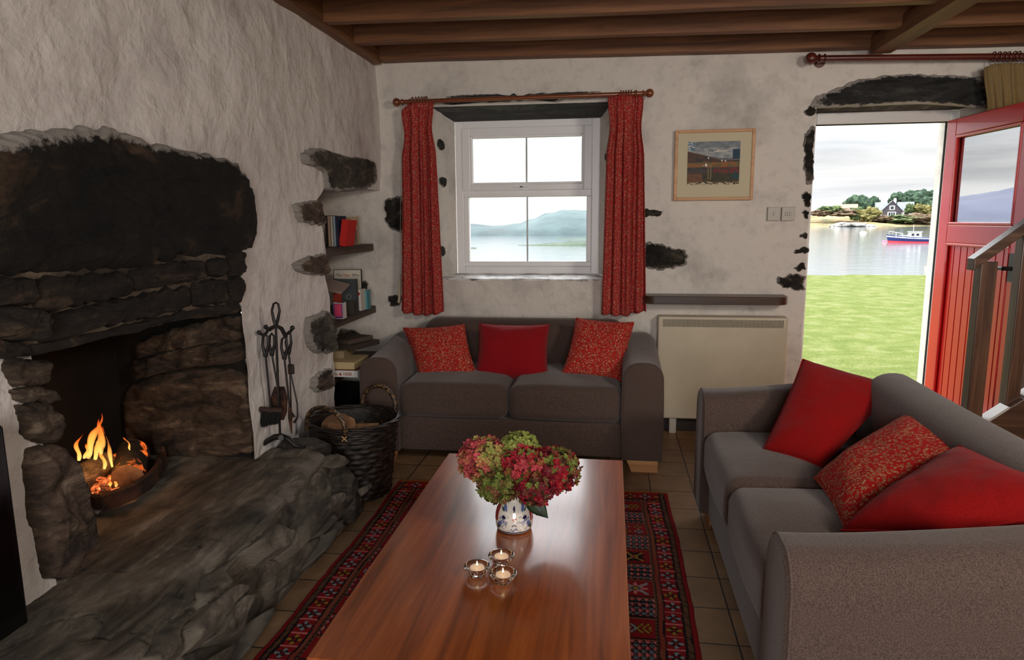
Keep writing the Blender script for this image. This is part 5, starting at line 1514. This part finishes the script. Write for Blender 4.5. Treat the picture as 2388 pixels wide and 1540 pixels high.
mx = N(nt, 'ShaderNodeMixShader'); nt.links.new(ad2.outputs[0], mx.inputs[0]); nt.links.new(em_.outputs[0], mx.inputs[1]); nt.links.new(tr.outputs[0], mx.inputs[2]); nt.links.new(mx.outputs[0], out.inputs[0])
fire_o = fx(240,1090,gz+.04); flames = thing('flames', 'orange and yellow flames rising from the logs in the fireplace', 'fire', fire_o); flames['kind'] = 'stuff'
def flame(x0, y0, x1, y1, w, seed, Y=2.22, bend=0.):
    b0 = aX(x0, y0, -1.86); Yb = b0.y; t0 = aY(x1, y1, Yb+.02); mb = MB(); n = 22; pts = []; rs = []
    for i in range(n+1):
        t_ = i/n; p = b0.lerp(t0, t_)+V((.012*sin(t_*7+seed)*t_, .010*sin(t_*5+seed*2)*t_, 0))+V((0,1,0))*bend*sin(pi*t_)
        pts.append(p-fire_o); rs.append(w*.72*(sin(pi*min(1,(t_*.9+.10)))**.7)*(1-t_)**.35*(1+.2*sin(t_*11+seed))+.0006)
    mb.tube(pts, rs, 16, cap=False); mb.build('flame_tongue', FL, flames, smooth=True, angle=None)
for a_ in ((184,1075,184,1012,.013,1), (206,1068,232,965,.022,2), (222,1072,238,1000,.018,3), (262,1090,244,992,.012,4), (236,1060,231,978,.026,5), (196,1070,210,1028,.012,6),
           (271,1136,262,1098,.012,7), (285,1128,272,1066,.014,8), (300,1118,288,1092,.016,9), (258,1136,255,1116,.011,10), (326,1066,318,1044,.008,11), (303,1050,290,1016,.006,12), (243,1095,240,1040,.012,13)): flame(*a_)

# ================================================================== TV on the hearth end
to = V((-1.47,1.05,HZ)); tv = thing('television', 'black flat television standing on the near end of the hearth, cut off by the frame', 'television', to)
MB().box((-.035,-.40,.045),(.035,.345,.56)).build('casing', P_BLACK, tv, bevel=.006)
MB().box((.0352,-.38,.09),(.037,.325,.545)).build('screen', plain('screen_black', rgb(4,4,5), .15), tv)
MB().box((-.08,-.2,.002),(.09,.2,.018)).build('stand', P_BLACK, tv, bevel=.005); MB().box((-.02,-.06,.016),(.02,.06,.06)).build('neck', P_BLACK, tv)
ld, nt, b = new_mat('red_led'); b.inputs['Emission Color'].default_value = (1,.12,.04,1); b.inputs['Emission Strength'].default_value = 3
q_ = aX(40,1478,-1.433)-to
MB().sphere((.0365,.245,.066), .0045, 10, 8).build('standby_light', ld, tv, smooth=True)

# ================================================================== STAIRS
st = thing('staircase', 'dark wooden open staircase with handrail rising in front of the red door', 'stairs', (1.7,3.5,0)); so = V((1.7,3.5,0))
SY = 3.45; sl_ = .80
def sx_z(x, y0=SY, ref=(2272,604)): a = aY(*ref, y0); return a.z+(x-a.x)*.80
hr0 = aY(2273,604,SY); hr1x = hr0.x+1.2
ht = .055; dpt = .07
def slant(mb, x0, x1, zt0, thk, y0, y1, s=.80):
    z1 = zt0+(x1-x0)*s
    mb.hexa([V((x0,y0,zt0-thk))-so, V((x1,y0,z1-thk))-so, V((x1,y1,z1-thk))-so, V((x0,y1,zt0-thk))-so, V((x0,y0,zt0))-so, V((x1,y0,z1))-so, V((x1,y1,z1))-so, V((x0,y1,zt0))-so])
mb = MB(); slant(mb, hr0.x, hr1x, hr0.z, .056, SY, SY+.07, .82); mb.build('handrail', W_STAIRX, st, bevel=.004)
nx0, nx1 = aY(2289,627,SY+.0).x, aY(2328,627,SY).x
MB().box((nx0-so.x,SY+.002-so.y,0),(nx1-so.x,SY+.068-so.y,hr0.z+(nx0-hr0.x)*.82-.04)).build('newel_post', W_STAIR, st, bevel=.004)
b0x, b1x = aY(2381,627,SY).x, aY(2414,627,SY).x
MB().box((b0x-so.x,SY+.002-so.y,.2),(b1x-so.x,SY+.068-so.y,hr0.z+(b0x-hr0.x)*.82-.03)).build('baluster', W_STAIR, st, bevel=.004)
mb = MB(); s0 = aY(2303,978,SY-.005); slant(mb, nx0+.0, nx0+1.6, s0.z+(nx0-s0.x)*.80, .26, SY-.028, SY+.0, .80); mb.build('stair_string', W_STAIRX, st, bevel=.003)
mb = MB()
slant(mb, nx1+.004, b0x-.003, s0.z+(nx1-s0.x)*.80+.014, .014, SY-.03, SY+.045, .80); slant(mb, b1x+.003, nx0+1.6, s0.z+(b1x-s0.x)*.80+.014, .014, SY-.03, SY+.045, .80)
mb.build('string_lit_top', plain('painted_lit_edge', rgb(186,180,174), .4), st)  # pale strip paints the light reflecting off the string's top edge
for k in range(5):
    x = nx0+.06+k*.25; z = .2+k*.2
    MB().box((x-so.x, SY-.62-so.y, z-.035),(x+.27-so.x, SY-.03-so.y, z)).build('tread', W_STAIR, st, bevel=.004)

# ================================================================== OUTDOORS
M_GRASS, nt, b = new_mat('lawn_grass')
v = coords(nt); f = noise_tex(nt, v, 3, 8, .7); f2 = noise_tex(nt, coords(nt, (1, 1, 1)), 40, 4, .7)
c1 = ramp(nt, f, [(.38, (.098,.128,.027,1)), (.5, (.128,.155,.038,1)), (.62, (.175,.19,.075,1))])
mm = N(nt, 'ShaderNodeMix', data_type='RGBA', blend_type='MULTIPLY'); mm.inputs[0].default_value = .7
nt.links.new(c1, mm.inputs[6]); nt.links.new(ramp(nt, f2, [(.38, (.55,.58,.5,1)), (.58, (1.05,1.05,1,1))]), mm.inputs[7]); nt.links.new(mm.outputs[2], b.inputs['Base Color'])
b.inputs['Roughness'].default_value = .9; b.inputs['Specular IOR Level'].default_value = .1; bump(nt, b, f2, .8, .03)
mb = MB()
def P(u, v):
    x = -14+44*u; y = 5.6+15.2*v
    return V((x, y, -.25+fr((x,y,0), .25, 2)*.05+fr((x,y,0), 1.5, 4)*.012))
mb.patch(P, 110, 60)
mb.patch(lambda u, v: P(u, 1)+V((0, .5*v+4*max(0,v-.3), -.15*v-3.2*max(0,v-.3))), 110, 6)
lawn = mb.build('lawn', M_GRASS, smooth=True, angle=None); struct(lawn)
struct(MB().box((-4,5.14,-.4),(6,5.75,-.235)).build('terrace', mottled('garden_concrete', [rgb(120,116,108), rgb(160,156,148)], 6, .9, 30, .4)))
struct(MB().box((1.18,4.5,-.12),(2.18,5.3,-.004)).build('door_sill', mottled('stone_sill', [rgb(110,106,98), rgb(150,146,138)], 8, .8, 30, .4)))
def water_mat():
    m, nt, b = new_mat('sea_water')
    b.inputs['Base Color'].default_value = (.10,.13,.14,1); b.inputs['Roughness'].default_value = .06; b.inputs['Specular IOR Level'].default_value = .8
    v = coords(nt, (.28, .75, 1)); f = noise_tex(nt, v, 1.0, 7, .62, .4)
    p = bump(nt, b, f, .35, .10)
    return m
WZ = -3.0
vs = [(-500,18,WZ),(900,18,WZ),(3500,4000,WZ),(-2500,4000,WZ)]
sea = struct(link_mesh('sea', vs, [(0,1,2,3)], water_mat(), smooth=False))
# distant hills beyond the window
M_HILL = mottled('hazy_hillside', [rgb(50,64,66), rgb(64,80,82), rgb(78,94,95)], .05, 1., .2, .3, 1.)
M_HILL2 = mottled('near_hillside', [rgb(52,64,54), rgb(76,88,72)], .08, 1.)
def ridge(name, prof, Y0, depth, mat, label, cat, base=WZ, n=160, rough=.25):
    """prof: ridge line read at distance Y0; real depth behind and in front"""
    L = [aY(x, y, Y0) for x, y in prof]; vs = []; m = 16
    c = V((sum(p.x for p in L)/len(L), Y0, base))
    for j in range(m+1):
        v = j/m
        for i in range(n+1):
            u = i/n*(len(L)-1); k = min(int(u), len(L)-2); t = u-k; t2 = t*t*(3-2*t); p = L[k].lerp(L[k+1], t); z = L[k].z+(L[k+1].z-L[k].z)*t2
            h = z-base
            hh = h*sin(pi*(v*.94+.0))**.8 if v < .5 else h*sin(pi*min(1, v))**.8
            y = Y0+depth*(v-.5)*2*.5
            q = V((p.x*(y/Y0), y, base+hh*(1 if v <= .5 else 1)))
            q.z += fr(q, 6./depth, 3)*rough*h*.35*(sin(pi*v)) 
            if v in (0, 1): q.z = base-.3
            vs.append(q-c)
    fs = [(j*(n+1)+i, j*(n+1)+i+1, (j+1)*(n+1)+i+1, (j+1)*(n+1)+i) for j in range(m) for i in range(n)]
    mb = MB(); mb.add(vs, fs); o = mb.build(name, mat, smooth=True, angle=None); o.location = c
    return tag(o, label, cat)
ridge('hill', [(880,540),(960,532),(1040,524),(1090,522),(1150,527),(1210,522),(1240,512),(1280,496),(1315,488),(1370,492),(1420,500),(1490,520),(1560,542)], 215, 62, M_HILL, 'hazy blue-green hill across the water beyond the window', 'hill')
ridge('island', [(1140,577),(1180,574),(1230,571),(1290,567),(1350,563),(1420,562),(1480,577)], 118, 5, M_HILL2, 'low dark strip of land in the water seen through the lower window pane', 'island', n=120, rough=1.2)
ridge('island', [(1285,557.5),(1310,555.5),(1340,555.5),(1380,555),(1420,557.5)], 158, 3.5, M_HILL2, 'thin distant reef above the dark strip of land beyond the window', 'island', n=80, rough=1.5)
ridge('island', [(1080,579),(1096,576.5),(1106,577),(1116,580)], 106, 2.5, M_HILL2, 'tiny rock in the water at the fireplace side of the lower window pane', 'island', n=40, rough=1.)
mb = MB()
MO = V((-900, 1150, WZ))
def P(u, v):
    az = radians(-60+44*u); d = 1300+420*v
    h = (62*exp(-((u-.42)/.24)**2)+26*exp(-((u-.85)/.12)**2)+14)*sin(pi*v)*min(1, u*8)*min(1, (1-u)*8)
    p = V((d*sin(az), d*cos(az), 0)); p.z = WZ-.5+h*(1+.25*fr(p, .006, 4)); return p-MO
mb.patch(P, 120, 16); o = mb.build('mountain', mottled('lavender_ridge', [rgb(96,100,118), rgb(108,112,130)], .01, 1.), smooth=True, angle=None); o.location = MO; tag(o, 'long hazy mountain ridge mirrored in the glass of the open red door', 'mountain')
# far shore seen through the doorway
M_LAND = mottled('heath', [rgb(84,84,52), rgb(130,112,72), rgb(160,134,100)], .12, 1., .5, .5, 1.)
M_SHORE = mottled('shore_rocks', [rgb(92,86,80), rgb(178,172,166), rgb(226,222,218)], .35, .9, 1., .8, 1.)
SY0 = 350.
mb = MB(); nn = 150
SB = V((110, 380, WZ))
def P(u, v):
    x = 60+170*u; y = 320+150*v + 25*(u-.2)*1.5
    z = WZ-.2 + 1.0*min(1, v*12) + (3.8*min(1, max(0, v-.06)*2.0)) + (fr((x,y,0), .03, 5)*1.2+fr((x,y,0), .2, 7)*.35)*min(1, v*8)
    if u < .05: z = WZ-.2+(z-WZ)*u*20
    return V((x, y, z))-SB
mb.patch(P, nn, 70); o = mb.build('headland', M_LAND, smooth=True, angle=None); o.location = SB; tag(o, 'low brown and green headland across the water, seen through the doorway', 'headland')
def far_blob(px, Y, rx_, rz_, mat, name, label, cat, seed, group=None, trunk=False, amp=.35, n=4, flat=0.):
    c = aY(px[0], px[1], Y); s = Y/F*1.0
    bm = bmesh.new(); bmesh.ops.create_icosphere(bm, subdivisions=n, radius=1)
    R_ = V((rx_*s, rx_*s*.8, rz_*s))
    for v_ in bm.verts:
        d = v_.co.copy(); k = 1+fr(d, 1.5, seed)*amp+noise.noise(d*4+V((seed,0,0)))*amp*.45+noise.noise(d*9+V((seed,3,0)))*amp*.3
        q = V((d.x*R_.x*k, d.y*R_.y*k, d.z*R_.z*k))
        if flat and q.z < -flat*R_.z: q.z = -flat*R_.z
        v_.co = q
    me = bpy.data.meshes.new('crown' if trunk else name); bm.to_mesh(me); bm.free(); me.materials.append(mat)
    if trunk:
        t = thing(name, label, cat, c, 0, group); o = bpy.data.objects.new('crown', me); COL.objects.link(o); o.parent = t
        MB().tube([V((0,0,-R_.z*1.6)), V((0,0,0))], R_.x*.07, 6).build('trunk', W_BARK, t, smooth=True); return t
    o = bpy.data.objects.new(name, me); COL.objects.link(o); o.location = c; return tag(o, label, cat, group)
def fol(name, *c): return mottled(name, [rgb(*q) for q in c], .55, 1., 1.2, 1., 1.)
T_DK = fol('dark_conifer', (26,44,34), (48,72,52), (80,104,76)); T_GR = fol('green_bush', (50,66,40), (84,100,56), (110,124,74))
T_YE = fol('yellow_bush', (86,84,44), (118,112,62), (140,132,84)); T_BR = fol('brown_scrub', (78,62,46), (108,90,68), (126,108,84))
gt = 'dark trees on the headland'
far_blob((2004,478), 372, 25, 20, T_DK, 'tree', 'rounded dark conifer on the headland, fireplace side of the slate house', 'tree', 1, gt, True)
far_blob((2034,482), 376, 17, 20, T_DK, 'tree', 'dark ragged conifer directly beside the slate house gable', 'tree', 2, gt, True, .5)
far_blob((2092,466), 380, 17, 15, T_DK, 'tree', 'small pointed dark tree rising behind the slate house roof', 'tree', 3, gt, True, .45)
far_blob((2147,468), 384, 36, 24, T_DK, 'tree', 'biggest dark spreading tree on the headland, beside the door frame', 'tree', 4, gt, True, .4)
far_blob((2182,478), 388, 26, 20, T_DK, 'tree', 'dark tree on the headland partly hidden by the door frame', 'tree', 5, gt, True, .4)
gb = 'bushes on the headland'
for i, (x, y, Y, a, b_, m_, lab) in enumerate((
    (1938,489,352,26,7,T_GR,'long low dark green hedge at the shore end of the headland'), (1915,497,350,22,6,T_BR,'brown scrub under the long low hedge'), (1965,497,350,30,7,T_BR,'wide brown heather bank before the round conifer'),
    (1998,494,349,12,9,T_GR,'dark green bush below the round conifer'), (1996,506,347,12,7,T_GR,'small green bush on the slope above the white rocks'), (2028,502,346,22,13,T_YE,'large yellow-green bush before the slate house'),
    (2060,511,345,24,6,T_BR,'reddish brown scrub below the slate house door'), (2100,511,345,34,8,T_GR,'long dark green hedge below the white wing'), (2150,510,345,34,10,T_BR,'brown hedge below the yellow bushes'),
    (2122,487,352,9,9,T_GR,'narrow green bush beside the white wing end'), (2146,489,352,14,11,T_YE,'yellow-green bush under the biggest dark tree'), (2170,494,350,16,12,T_YE,'ochre bush nearest the door frame'))):
    far_blob((x, y), Y, a, b_, m_, 'bush', lab, 'bush', 10+i, gb, False, .55, 5)
gr = 'rocks on the far shore'
for i, (x, y, a, b_, m_, lab) in enumerate(((1984,526,34,6.5,M_SHORE,'long white shore rock at the water below the yellow bush'), (1955,531,18,4.5,M_SHORE,'pale rock at the tip of the shore'), (2024,529,16,5.5,M_SHORE,'grey-white rock by the small jetty'))):
    far_blob((x, y), 325, a, b_, m_, 'rock', lab, 'rock', 30+i, gr, False, .3, 4, .55)
# house
HB = aY(2078, 507, 360); HB.z += .1; s = 360/F
hs = thing('house', 'dark slate-fronted house with a white wing and grey roofs on the headland', 'house', HB, -.3)
MW, MS, MRF, MP = plain('white_render', rgb(232,232,230), .8), plain('slate_wall', rgb(66,60,68), .8), mottled('slate_roof', [rgb(104,110,124), rgb(134,140,152)], 1.5, .7), plain('dark_window', rgb(40,44,52), .2)
def hp_(x, y, z): return V((x*s, y*s, z*s))
def gable(mb, x0, x1, y0, y1, z, zr, axis):
    if axis == 'y':
        xm = (x0+x1)/2; v_ = [hp_(x0,y0,0),hp_(x1,y0,0),hp_(x1,y0,z),hp_(xm,y0,zr),hp_(x0,y0,z)]; mb.prism(v_, V((0,(y1-y0)*s,0)))
    else:
        ym = (y0+y1)/2; v_ = [hp_(x0,y0,0),hp_(x0,y1,0),hp_(x0,y1,z),hp_(x0,ym,zr),hp_(x0,y0,z)]; mb.prism(v_, V(((x1-x0)*s,0,0)))
mb = MB(); gable(mb, -18, 18, -12, 25, 14, 33, 'y'); mb.build('gable_wall', MS, hs)
mb = MB(); gable(mb, 12, 41, -4, 22, 13, 30, 'x'); mb.build('white_wing', MW, hs)
mb = MB(); gable(mb, -30, -10, -2, 22, 12, 30, 'x'); mb.build('white_wing', MW, hs)
mb = MB()
def slab_roof(a, b_, c_, d): mb.prism([hp_(*a), hp_(*b_), hp_(*c_), hp_(*d)], V((0,0,.18)))
slab_roof((-20,-14,13),(0,-14,34.5),(0,26,34.5),(-20,26,13)); slab_roof((20,-14,13),(0,-14,34.5),(0,26,34.5),(20,26,13))
slab_roof((10,-6,12.5),(42,-6,12.5),(42,9,31),(10,9,31)); slab_roof((10,24,12.5),(42,24,12.5),(42,9,31),(10,9,31))
slab_roof((-32,-4,12),(-8,-4,12),(-8,10,31),(-32,10,31))
mb.build('roof', MRF, hs)
MB().box(hp_(3,8,28), hp_(8,13,40)).build('chimney', MW, hs)
w_ = MB(); w_.box(hp_(-5,-12.6,15), hp_(5,-11.8,24)); wf = w_.build('window', MW, hs); MB().box(hp_(-3,-13.2,16.5), hp_(3,-12.4,22.5)).build('pane', MP, wf)
w_ = MB(); w_.box(hp_(-8,-12.6,0), hp_(8,-11.8,11)); wf = w_.build('glazed_door', MW, hs); MB().box(hp_(-6,-13.2,1), hp_(-2.5,-12.4,10)).build('pane', MP, wf); MB().box(hp_(-1.5,-13.2,1), hp_(1.5,-12.4,10)).build('pane', MP, wf); MB().box(hp_(2.5,-13.2,1), hp_(6,-12.4,10)).build('pane', MP, wf)
w_ = MB(); w_.box(hp_(24,-4.6,3), hp_(32,-3.8,10)); w_.build('window', MP, hs)
s = 352/F; HB2 = aY(1973, 494, 365)
h2 = thing('house', 'small reddish-roofed cottage half hidden behind the headland hedge', 'house', HB2, -.3)
mb = MB(); gable(mb, -20, 22, -8, 10, 8, 15, 'x'); mb.build('walls', plain('pinkish_render', rgb(196,176,168), .9), h2)
mb = MB(); slab_roof((-21,-9,7.5),(23,-9,7.5),(23,1,16),(-21,1,16)); slab_roof((-21,11,7.5),(23,11,7.5),(23,1,16),(-21,1,16)); mb.build('roof', plain('reddish_roof', rgb(178,128,108), .9), h2)
# boat
BP = aZ(2131, 566, WZ); sB = BP.y/F; BL = 46*sB*1.08
bt = thing('fishing_boat', 'small navy blue fishing boat with a white cabin moored off the far shore', 'boat', BP, -.33)
NAV, RDK, WHT = plain('navy_hull_paint', rgb(24,36,92), .35), plain('red_antifouling', rgb(206,52,66), .5), plain('white_boat_paint', rgb(238,238,236), .4)
def hull(z0, z1, mat, name, grow=0., solid=True):
    mb = MB(); vs = []; n = 30; rows_ = 5
    for j in range(rows_+1):
        v_ = j/rows_; 
        for i in range(2*n):
            side = 1 if i < n else -1; k = i if i < n else 2*n-1-i; u = k/(n-1)       # u=0 bow (left), 1 stern
            sheer = .55*(1-u)**2+.06*u*u
            zt_ = z0+(z1-z0)*v_; zz_ = zt_+sheer*max(0, (zt_+.1))/.9
            w_ = (.42*sB*23)*min(1, (u*3.2))**.6*(1-.18*max(0,u-.7)/.3)*(.55+.45*min(1, (zt_+.4)/.9))+grow
            x = -BL+2*BL*u + .45*(1-u)*(-(zt_))*.7*1.0
            vs.append(V((x, side*w_, zz_)))
    m = 2*n
    fs = [(j*m+i, j*m+(i+1) % m, (j+1)*m+(i+1) % m, (j+1)*m+i) for j in range(rows_) for i in range(m)]+[tuple(range(rows_*m, rows_*m+m))]
    mb.add(vs, fs); return mb.build(name, mat, bt, smooth=True, angle=.8)
hull(-.35, .17, RDK, 'keel', .0); hull(.16, .80, NAV, 'hull', .01); hull(.56, .68, WHT, 'white_stripe', .03)
k_ = sB*6.2
mb = MB(); mb.hexa([(-.3*BL,-.7,.75),(.28*BL,-.7,.62),(.28*BL,.7,.62),(-.3*BL,.7,.75),(-.22*BL,-.6,1.65),(.25*BL,-.6,1.75),(.25*BL,.6,1.75),(-.22*BL,.6,1.65)]); cb = mb.build('cabin', WHT, bt, bevel=.05)
MB().box((-.55*BL,-.55,.8),(-.28*BL,.55,1.2)).build('cuddy', WHT, bt, bevel=.08)
for x in (-.12*BL, .06*BL): MB().box((x,-.74,1.15),(x+.11*BL,-.60,1.52)).build('cabin_window', MP, cb)
MB().box((-.27*BL,-.81,1.75),(.30*BL,.81,1.84)).build('cabin_roof', WHT, bt, bevel=.02)
MB().tube([(-.05*BL,0,1.8),(-.05*BL,0,3.0)], .03, 6).build('mast', WHT, bt)
rl = MB(); pts = [V((-.97*BL,0,1.9)), V((-.7*BL,-.8,1.7)), V((-.45*BL,-.95,1.5))]; pts2 = [V((p.x,-p.y,p.z)) for p in pts]
rl.tube(pts, .025, 6); rl.tube(pts2, .025, 6)
for p in pts+pts2[1:]: rl.tube([p, V((p.x,p.y,.8))], .02, 6)
rl.build('bow_rail', WHT, bt)
for (x, y, c_, lab) in ((2063,563,(230,80,110),'pink mooring buoy beside the fishing boat bow'), (2013,543,(236,236,220),'small white dinghy-like buoy near the far rocks'), (2168,625,(200,190,120),'small yellowish float close to the lawn edge')):
    p = aZ(x, y, WZ); tag(MB().sphere(p, .28 if y > 550 else .6, 12, 8, (1.6,1,.7)).build('buoy', plain('buoy_paint', rgb(*c_), .5), smooth=True, loc=p), lab, 'buoy')

# ================================================================== LIGHT
w = bpy.data.worlds.new('sky'); scene.world = w; w.use_nodes = True
nt = w.node_tree; bg = nt.nodes['Background']
tc = N(nt, 'ShaderNodeTexCoord')
sx = N(nt, 'ShaderNodeSeparateXYZ'); nt.links.new(tc.outputs['Generated'], sx.inputs[0])
mp = N(nt, 'ShaderNodeMapping'); mp.inputs['Scale'].default_value = (2.2, 2.2, 22); mp.inputs['Location'].default_value = (3.1, 1.7, .35)
nt.links.new(tc.outputs['Generated'], mp.inputs['Vector'])
f = noise_tex(nt, mp.outputs[0], 1.0, 6, .55, .3)
cl = ramp(nt, f, [(.38, (.70,.74,.78,1)), (.50, (.96,.97,.98,1)), (.62, (1.2,1.2,1.19,1))])
# brighter towards the window side and with height
gr_ = ramp(nt, sx.outputs['Z'], [(.0, (1.08,)*3+(1,)), (.028, (1.0,)*3+(1,)), (.05, (.76,.78,.81,1)), (.075, (.83,.85,.87,1)), (.10, (1.14,)*3+(1,))])
g = N(nt, 'ShaderNodeRGBToBW'); nt.links.new(gr_, g.inputs[0])
gx_ = N(nt, 'ShaderNodeMapRange'); gx_.inputs['From Min'].default_value = .28; gx_.inputs['From Max'].default_value = -.05; gx_.inputs['To Min'].default_value = 1; gx_.inputs['To Max'].default_value = 1.38
nt.links.new(sx.outputs['X'], gx_.inputs['Value']); g3 = N(nt, 'ShaderNodeMath', operation='MULTIPLY'); nt.links.new(gx_.outputs[0], g3.inputs[1])
g2 = N(nt, 'ShaderNodeMath', operation='MULTIPLY'); gz_ = N(nt, 'ShaderNodeMapRange'); gz_.inputs['From Min'].default_value = .10; gz_.inputs['From Max'].default_value = .5; gz_.inputs['To Min'].default_value = 1; gz_.inputs['To Max'].default_value = 4.6
nt.links.new(sx.outputs['Z'], gz_.inputs['Value']); nt.links.new(g.outputs[0], g3.inputs[0]); nt.links.new(g3.outputs[0], g2.inputs[0]); nt.links.new(gz_.outputs[0], g2.inputs[1])
mul = N(nt, 'ShaderNodeMix', data_type='RGBA', blend_type='MULTIPLY'); mul.inputs[0].default_value = 1
nt.links.new(cl, mul.inputs[6]); nt.links.new(g2.outputs[0], mul.inputs[7])
nt.links.new(mul.outputs[2], bg.inputs['Color']); bg.inputs['Strength'].default_value = 1.05

def area(name, loc, target, sx_, sy_, power, col=(1,1,1)):
    l = bpy.data.lights.new(name, 'AREA'); l.shape = 'RECTANGLE'; l.size = sx_; l.size_y = sy_; l.energy = power; l.color = col
    o = bpy.data.objects.new(name, l); COL.objects.link(o); o.location = loc
    o.rotation_euler = (V(target)-V(loc)).to_track_quat('-Z', 'Y').to_euler(); return o
area('rear_fill_light', (.27,-1.6,1.45), (.2,3,1.0), 1.15, 1.4, 62, (1,.97,.94))  # added soft fill behind the camera; the rear wall has no window
area('right_fill_light', (2.05,.5,2.2), (.0,4.5,1.3), .5, .5, 44, (1,.89,.77))  # added warm fill from the right, standing in for flash-like light; no fixture modelled
for nm, loc, sx_, sy_ in (('window_portal', (-.59,5.0,1.55), 1.06, 1.1), ('door_portal', (1.68,5.0,1.03), .96, 2.1)):
    p_ = area(nm, loc, (loc[0], 3, loc[2]), sx_, sy_, 1); p_.data.cycles.is_portal = True
def point(name, loc, power, col, r=.05):
    l = bpy.data.lights.new(name, 'POINT'); l.energy = power; l.color = col; l.shadow_soft_size = r
    o = bpy.data.objects.new(name, l); COL.objects.link(o); o.location = loc; return o
point('fire_glow', (-1.85,2.22,.56), 1.5, (1,.42,.12), .08)
scene.view_settings.view_transform = 'Standard'; scene.view_settings.look = 'None'
scene.view_settings.exposure = 0; scene.view_settings.gamma = 1; scene.view_settings.use_curve_mapping = False
try:
    scene.cycles.use_denoising = True; scene.cycles.max_bounces = 8; scene.cycles.sample_clamp_indirect = 5
except Exception: pass
